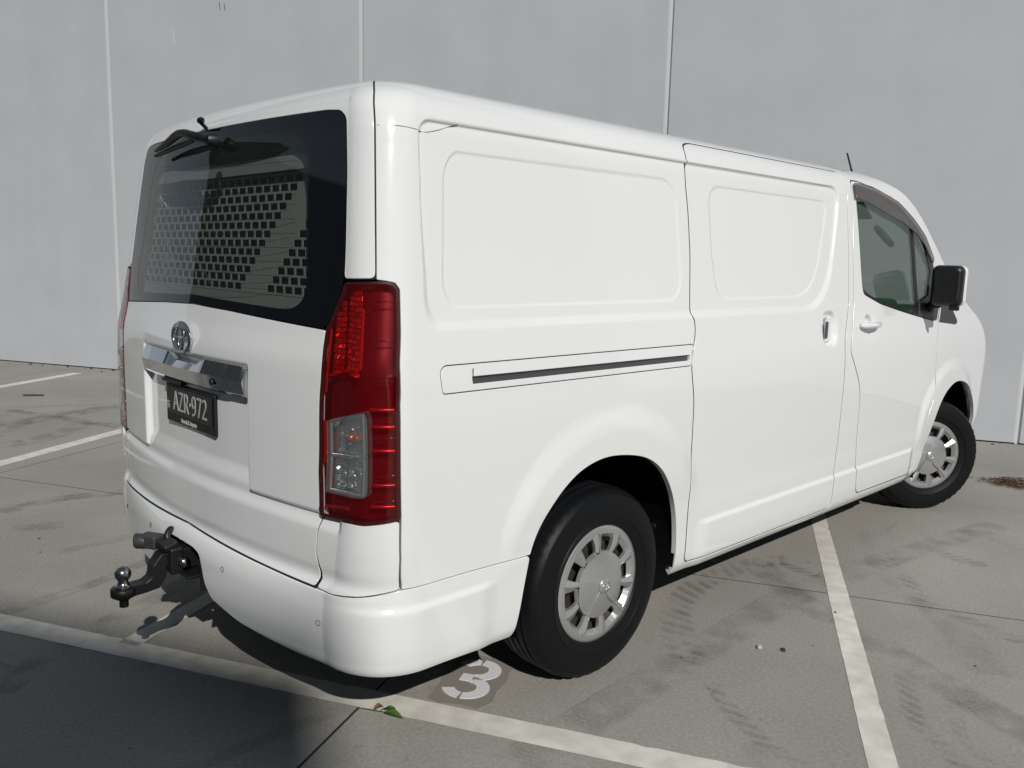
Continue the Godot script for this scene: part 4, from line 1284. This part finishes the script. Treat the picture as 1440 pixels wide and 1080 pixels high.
	for q in [Vector2(-0.700, 0.478), Vector2(-0.191, 0.430)]:
		for s in [1.0, -1.0]:
			var p := skin(q.x, q.y, 0.0, true); var nn := skin_normal(q.x, q.y, p, 0.0, true)
			p.z *= s; nn.z *= s
			var t := nn.cross(Vector3.UP).normalized()
			var sm := MB.new()
			sm.tube(ellipse(p + nn * 0.0005, t * 0.0085, nn.cross(t) * 0.0085, 20), [0.0008], 5)
			put("parking_sensor", sm, M.black, bumper)
	# corner pieces under the lamps
	var cap := panel(filleted(pts([-0.207, 0.532, -0.157, 0.529, -0.104, 0.539, -0.047, 0.559, -0.0395, 0.649, -0.0385, 0.759, -0.112, 0.7445, -0.141, 0.7455, -0.252, 0.740, -0.257, 0.687, -0.257, 0.633]), 0.008), [], 0.0075, 0.02, 0.0, false, 0.001)
	for s in [1, -1]: put("corner_piece", cap if s > 0 else cap.mirrored(), M.paint, v)
	lamps(v)
	tow(v)

func lamps(v: Node3D) -> void:
	var clear := filleted(pts(CLEAR_LENS), 0.006)
	var lens := panel(filleted(pts(LAMP), 0.012), [clear], 0.009, 0.012, 0.003, true)
	var back := panel(offset(filleted(pts(LAMP), 0.012), -0.004), [], 0.02, 0.0, -0.035, true)
	var rim_o := filleted(pts(LAMP), 0.012)
	var rim := panel(offset(rim_o, 0.0015), [offset(rim_o, -0.006)], 0.02, 0.010, 0.0, true, 0.0008)
	# faceted reflector behind the upper lens
	var rng := RandomNumberGenerator.new(); rng.seed = 4
	var refl := MB.new(); var facets := MB.new()
	for i in 7:
		for j in 16:
			var u := -0.222 + 0.092 * i / 6.0; var vv := 1.155 + 0.215 * j / 15.0
			if u < -0.236 + (vv - 1.27) * 0.55: continue
			var p := skin(u, vv, -0.020 + 0.010 * sin(i * 1.3), true); var nn := skin_normal(u, vv, p, 0.0, true)
			var t := nn.cross(Vector3.UP).normalized()
			var b := Basis(t, nn.cross(t), nn).rotated(t, rng.randf_range(-0.5, 0.5)).rotated(Vector3.UP, rng.randf_range(-0.4, 0.4))
			facets.rbox(Vector3(0.014, 0.0125, 0.004), 0.0008, Transform3D(b, p), 1)
	var guides := []
	for q in [[-0.243, 1.10, -0.236, 1.27], [-0.226, 1.145, -0.13, 1.172], [-0.120, 1.17, -0.120, 1.33], [-0.255, 0.90, -0.250, 1.02], [-0.245, 0.775, -0.155, 0.785]]:
		var path := []
		for k in 7: path.append(skin(lerpf(q[0], q[2], k / 6.0), lerpf(q[1], q[3], k / 6.0), -0.010, true))
		var gd := MB.new(); gd.tube(path, [0.0045], 6); guides.append(gd)
	# cross ribs on the side of the lens
	var ribs := []
	for k in 3:
		var vv: float = [1.352, 1.249, 1.143][k]
		var path := []
		for j in 5: path.append(skin(-0.088 + 0.044 * j / 4.0, vv + 0.002 * j / 4.0, 0.0035, true))
		var rb := MB.new(); rb.tube(path, [0.0028], 6); ribs.append(rb)
	for k in 3:
		var vv: float = [0.990, 0.885, 0.815][k]
		var path := []
		for j in 5: path.append(skin(-0.094 + 0.048 * j / 4.0, vv + 0.006 * j / 4.0, 0.0035, true))
		var rb := MB.new(); rb.tube(path, [0.0022], 6); ribs.append(rb)
	var bands := []
	for vv in [1.066, 1.02, 0.955, 0.86, 0.80]:
		var path := []
		for j in 6: path.append(skin(-0.098 + 0.052 * j / 5.0, vv, -0.010, true))
		var bd := MB.new(); bd.tube(path, [0.006], 6); bands.append(bd)
	# clear window: chrome bowl, bulb and grooved reflector
	var clr := panel(offset(clear, -0.0005), [], 0.012, 0.004, 0.003, true)
	var bowl := panel(offset(clear, 0.004), [], 0.02, 0.0, -0.030, true)
	var chrome := MB.new()
	for q in [[-0.229, 1.018, -0.109, 1.053], [-0.231, 0.925, -0.112, 0.935], [-0.233, 0.824, -0.113, 0.828], [-0.229, 1.015, -0.233, 0.824], [-0.117, 1.05, -0.117, 0.83]]:
		var path := []
		for k in 6: path.append(skin(lerpf(q[0], q[2], k / 5.0), lerpf(q[1], q[3], k / 5.0), -0.012, true))
		chrome.tube(path, [0.0055], 6)
	for k in 9:
		var path := []
		var vv := 0.838 + 0.0085 * k
		for j in 5: path.append(skin(-0.225 + 0.040 * j / 4.0, vv + 0.006 * sin(j / 4.0 * PI), -0.022, true))
		chrome.tube(path, [0.0032], 5)
	for k in 30:
		var p := skin(rng.randf_range(-0.222, -0.125), rng.randf_range(0.835, 1.02), -0.02, true)
		chrome.rbox(Vector3(0.012, 0.010, 0.008), 0.001, Transform3D(Basis(Vector3(rng.randf(), rng.randf(), rng.randf()).normalized(), rng.randf() * 3.0), p), 1)
	var bulb := MB.new()
	var bp := skin(-0.150, 0.985, -0.014, true)
	bulb.lathe([Vector2(0.0, -0.018), Vector2(0.009, -0.015), Vector2(0.0125, -0.004), Vector2(0.011, 0.008), Vector2(0.005, 0.016), Vector2(0.0, 0.018)], 16, Transform3D(Basis(Vector3(0, 0, 1), Vector3(-1, 0, 0), Vector3(0, -1, 0)), bp), 0.2)
	bulb.rbox(Vector3(0.02, 0.014, 0.03), 0.004, Transform3D(Basis(), bp + Vector3(0.004, 0.0, 0.012)), 2)
	for s in [1, -1]:
		var l := put("tail_lamp", lens if s > 0 else lens.mirrored(), M.red_lens, v)
		put("lamp_seal", rim if s > 0 else rim.mirrored(), M.black, l)
		put("lamp_housing", back if s > 0 else back.mirrored(), M.red_deep, l)
		put("reflector_facets", facets if s > 0 else facets.mirrored(), M.red_bright, l).set_meta("kind", "stuff")
		for q: MB in guides: put("light_guide", q if s > 0 else q.mirrored(), M.red_bright, l)
		for q: MB in ribs: put("lens_rib", q if s > 0 else q.mirrored(), M.red_lens, l)
		for q: MB in bands: put("side_reflector", q if s > 0 else q.mirrored(), M.red_mid, l)
		put("clear_lens", clr if s > 0 else clr.mirrored(), M.clear_lens, l)
		put("lamp_bowl", bowl if s > 0 else bowl.mirrored(), M.reflector, l)
		put("chrome_reflector", chrome if s > 0 else chrome.mirrored(), M.reflector, l).set_meta("kind", "stuff")
		put("indicator_bulb", bulb if s > 0 else bulb.mirrored(), M.amber, l)

func tow(v: Node3D) -> void:
	var t := MB.new()
	t.rbox(Vector3(0.10, 0.07, 1.30), 0.008, Transform3D(Basis(), Vector3(-0.94, 0.42, 0)), 2)                 # cross beam under the floor
	t.rbox(Vector3(0.24, 0.072, 0.075), 0.006, Transform3D(Basis(), Vector3(-1.03, 0.445, 0.0)), 2)             # receiver tube
	t.rbox(Vector3(0.045, 0.090, 0.098), 0.008, Transform3D(Basis(), Vector3(-1.13, 0.445, 0.0)), 2)            # collar
	# tongue: comes out, turns down and then back out to the ball
	var a := PackedVector2Array()
	var mid := [Vector2(-1.12, 0.448), Vector2(-1.165, 0.450), Vector2(-1.178, 0.430), Vector2(-1.182, 0.400), Vector2(-1.196, 0.378), Vector2(-1.225, 0.370), Vector2(-1.27, 0.368)]
	for s in [1.0, -1.0]:
		var side := []
		for i in mid.size():
			var d: Vector2 = ((mid[mini(i + 1, 6)] as Vector2) - (mid[maxi(i - 1, 0)] as Vector2)).normalized()
			side.append((mid[i] as Vector2) + Vector2(-d.y, d.x) * 0.017 * s * (1.0 if i > 4 else 1.4))
		if s < 0: side.reverse()
		for q in side: a.append(q)
	t.extrude(filleted(a, 0.01), -0.026, 0.026, Transform3D(), 0.003)
	t.lathe([Vector2(0.0, -0.014), Vector2(0.036, -0.014), Vector2(0.040, -0.010), Vector2(0.040, 0.012), Vector2(0.036, 0.016), Vector2(0.0, 0.016)], 28, Transform3D(Basis(), Vector3(-1.290, 0.366, 0)), 0.3)
	t.lathe([Vector2(0.0, -0.030), Vector2(0.015, -0.030), Vector2(0.015, -0.006), Vector2(0.022, -0.004), Vector2(0.022, 0.006)], 6, Transform3D(Basis(), Vector3(-1.290, 0.346, 0)), 0.3)
	# brackets either side, safety-chain lugs
	for s in [1.0, -1.0]:
		t.rbox(Vector3(0.10, 0.13, 0.010), 0.003, Transform3D(Basis(Vector3.FORWARD, 0.0), Vector3(-1.04, 0.42, 0.13 * s)), 1)
	t.rbox(Vector3(0.075, 0.012, 0.22), 0.004, Transform3D(Basis(), Vector3(-1.085, 0.400, 0.0)), 1)
	t.tube(smooth_path([Vector3(-1.08, 0.43, -0.04), Vector3(-1.12, 0.495, -0.055), Vector3(-1.10, 0.52, -0.075), Vector3(-1.075, 0.49, -0.09)]), [0.011], 8)
	t.tube(smooth_path([Vector3(-1.12, 0.455, 0.02), Vector3(-1.15, 0.475, 0.0), Vector3(-1.16, 0.49, -0.03), Vector3(-1.15, 0.47, -0.06)]), [0.010], 8)
	t.rbox(Vector3(0.05, 0.022, 0.06), 0.006, Transform3D(Basis(Vector3.BACK, 0.3), Vector3(-1.14, 0.492, 0.0)), 2)
	var tb := put("tow_bar", t, M.black, v)
	var b := MB.new()
	var prof := [Vector2(0.026, 0.0), Vector2(0.026, 0.006), Vector2(0.019, 0.010), Vector2(0.0155, 0.020), Vector2(0.0155, 0.026)]
	for k in 13:
		var an := lerpf(-0.89, PI / 2.0, k / 12.0)
		prof.append(Vector2(cos(an) * 0.0255, 0.046 + sin(an) * 0.0255))
	b.lathe(prof, 32, Transform3D(Basis(), Vector3(-1.290, 0.381, 0)), 0.6)
	put("tow_ball", b, M.ball, tb)
	var pin := MB.new()
	pin.lathe([Vector2(0.0, 0.0), Vector2(0.012, 0.0), Vector2(0.017, 0.004), Vector2(0.019, 0.011), Vector2(0.014, 0.018), Vector2(0.0, 0.021)], 20, Transform3D(Basis(Vector3(1, 0, 0), Vector3(0, 0, 1), Vector3(0, -1, 0)), Vector3(-1.108, 0.437, 0.046)), 0.5)
	put("hitch_pin", pin, M.ball, tb)
	var so := MB.new()
	so.rbox(Vector3(0.055, 0.045, 0.075), 0.008, Transform3D(Basis(Vector3.UP, 0.5), Vector3(-1.165, 0.490, -0.085)), 2)
	so.lathe([Vector2(0.0, 0.0), Vector2(0.026, 0.0), Vector2(0.026, 0.03), Vector2(0.021, 0.036), Vector2(0.0, 0.036)], 18, Transform3D(Basis(Vector3(0, 1, 0), Vector3(-0.85, 0.1, -0.5).normalized(), Vector3(0.5, 0, -0.85)), Vector3(-1.18, 0.488, -0.095)), 0.4)
	put("trailer_socket", so, M.trim_grey, tb)

func underside(v: Node3D) -> void:
	var u := MB.new()
	u.box(Vector3(-0.92, 0.33, -0.60), Vector3(3.8, 0.44, 0.60))
	for s in [1.0, -1.0]:
		u.box(Vector3(0.47, 0.285, 0.60 * s), Vector3(2.74, 0.42, 0.915 * s), 0.01)
		u.box(Vector3(-0.86, 0.33, 0.60 * s), Vector3(-0.45, 0.44, 0.90 * s), 0.01)
	u.box(Vector3(-0.10, 0.24, -0.70), Vector3(0.10, 0.42, 0.70), 0.04)
	u.box(Vector3(3.60, 0.26, -0.75), Vector3(4.0, 0.40, 0.75), 0.04)
	put("underbody", u, M.under, v)
	for q in [Vector2(0.0, 1.0), Vector2(0.0, -1.0), Vector2(3.21, 1.0), Vector2(3.21, -1.0)]:
		var m := MB.new()
		var zi := 0.58 if q.x < 1.0 else 0.45
		var zo := 0.945
		var c := Vector3(q.x, 0.40, 0)
		var n := 28
		for i in n:
			var a := lerpf(-0.22, PI + 0.30, float(i) / n); var b := lerpf(-0.22, PI + 0.30, float(i + 1) / n)
			var ea := Vector3(cos(a), sin(a), 0) * 0.435; var eb := Vector3(cos(b), sin(b), 0) * 0.435
			m.flat_quad(c + ea + Vector3(0, 0, zi * q.y), c + eb + Vector3(0, 0, zi * q.y), c + eb + Vector3(0, 0, zo * q.y), c + ea + Vector3(0, 0, zo * q.y), -ea)
			m.flat_quad(c + Vector3(0, 0, zi * q.y), c + ea + Vector3(0, 0, zi * q.y), c + eb + Vector3(0, 0, zi * q.y), c + Vector3(0, 0, zi * q.y), Vector3(0, 0, q.y))
		put("wheel_arch_liner", m, M.liner, v)
	# fastener and flap edge at the front of the rear arch
	var f := MB.new()
	f.lathe([Vector2(0.014, 0.0), Vector2(0.012, 0.008), Vector2(0.0, 0.010)], 14, Transform3D(Basis(Vector3(0, 1, 0), Vector3(-1, 0, 0), Vector3(0, 0, 1)), Vector3(0.405, 0.455, 0.86)), 0.4)
	put("arch_fastener", f, M.black, v)

func cabin(v: Node3D) -> void:
	var f := MB.new()
	f.box(Vector3(-0.95, 0.60, -0.57), Vector3(1.85, 0.62, 0.57))
	for s in [1.0, -1.0]: f.box(Vector3(-0.50, 0.62, 0.40 * s), Vector3(0.50, 0.84, 0.57 * s), 0.02)
	put("cargo_floor", f, M.lining_dark, v)
	var l := panel(pts([0.02, 0.90, 2.6, 0.90, 2.6, 1.84, 0.02, 1.84]), [], 0.08, 0.0, -0.055, true)
	for s in [1, -1]: put("cargo_lining", l if s > 0 else l.mirrored(), M.lining, v)
	var bh := MB.new()
	bh.box(Vector3(1.72, 0.62, -0.84), Vector3(1.74, 1.28, 0.84))
	put("bulkhead", bh, M.lining, v)
	# perforated guard inside the rear window
	var g := MB.new()
	var gx := func(y: float) -> float: return -0.878 - (1.60 - y) * 0.12
	var pitch := 0.0285
	var wide := 0.056
	for k in 14:
		var y := 1.7165 - pitch * k
		var x: float = gx.call(y)
		g.box(Vector3(x, y - 0.0036, -0.745), Vector3(x + 0.002, y + 0.0036, 0.56), 0.0004)
		if k == 13: break
		var yc := y - pitch / 2.0
		var xc: float = gx.call(yc)
		var stag := wide * 0.5 * (k % 2)
		var left_end := 0.445 - (1.70 - yc) * 0.88      # the plate is left solid along a slanting band
		var right_start := 0.441 - (1.57 - yc) * 1.02
		var z := -0.735 + stag
		var last := -0.745
		while z < 0.56:
			var hole_end := z + wide * 0.80
			if hole_end < left_end or (yc < 1.57 and z > right_start):
				g.box(Vector3(xc, yc - 0.0106, last), Vector3(xc + 0.002, yc + 0.0106, z), 0.0004)
				last = hole_end
			z += wide
		g.box(Vector3(xc, yc - 0.0106, last), Vector3(xc + 0.002, yc + 0.0106, 0.565), 0.0004)
	g.box(Vector3(-0.890, 1.722, -0.74), Vector3(-0.888, 1.765, 0.56), 0.0004)
	g.box(Vector3(-0.912, 1.295, -0.74), Vector3(-0.910, 1.341, 0.56), 0.0004)
	put("window_guard", g, M.guard, v)
	# cab
	var d := MB.new()
	d.rbox(Vector3(0.55, 0.42, 1.66), 0.06, Transform3D(Basis(), Vector3(3.28, 1.0, 0)), 4)
	d.rbox(Vector3(0.24, 0.10, 0.42), 0.04, Transform3D(Basis(), Vector3(3.10, 1.235, 0.40)), 4)
	put("dashboard", d, M.trim_grey, v)
	var st := MB.new()
	var sc := Vector3(2.82, 1.20, 0.40)
	var sb := Vector3(0.38, 0.92, 0).normalized()
	st.tube(ellipse(sc, Vector3(0, 0, 0.185), sb * 0.185, 40), [0.015], 10)
	st.rbox(Vector3(0.05, 0.12, 0.16), 0.02, Transform3D(Basis(Vector3.BACK, -0.4), sc + Vector3(0.03, -0.01, 0)), 3)
	st.rbox(Vector3(0.02, 0.03, 0.34), 0.008, Transform3D(Basis(Vector3.BACK, -0.4), sc), 2)
	st.tube([sc + Vector3(0.05, -0.02, 0), Vector3(3.1, 1.05, 0.40)], [0.04, 0.05], 10)
	put("steering_wheel", st, M.trim_grey, v)
	for s in [1.0, -1.0]:
		var se := MB.new()
		se.rbox(Vector3(0.50, 0.16, 0.50), 0.06, Transform3D(Basis(), Vector3(2.15, 0.86, 0.42 * s)), 4)
		se.rbox(Vector3(0.15, 0.62, 0.48), 0.06, Transform3D(Basis(Vector3.BACK, 0.15), Vector3(1.88, 1.18, 0.42 * s)), 4)
		se.rbox(Vector3(0.10, 0.17, 0.26), 0.04, Transform3D(Basis(Vector3.BACK, 0.15), Vector3(1.83, 1.55, 0.42 * s)), 4)
		put("seat", se, M.lining_dark, v)
	var vis := MB.new()
	vis.rbox(Vector3(0.16, 0.02, 0.40), 0.009, Transform3D(Basis(Vector3.BACK, -0.55), Vector3(2.72, 1.80, 0.38)), 3)
	vis.tube(ellipse(Vector3(2.92, 1.66, 0.60), Vector3(0.03, -0.045, 0.03), Vector3(-0.035, -0.02, 0.04), 20), [0.017], 8)
	put("sun_visor", vis, M.trim_grey, v)
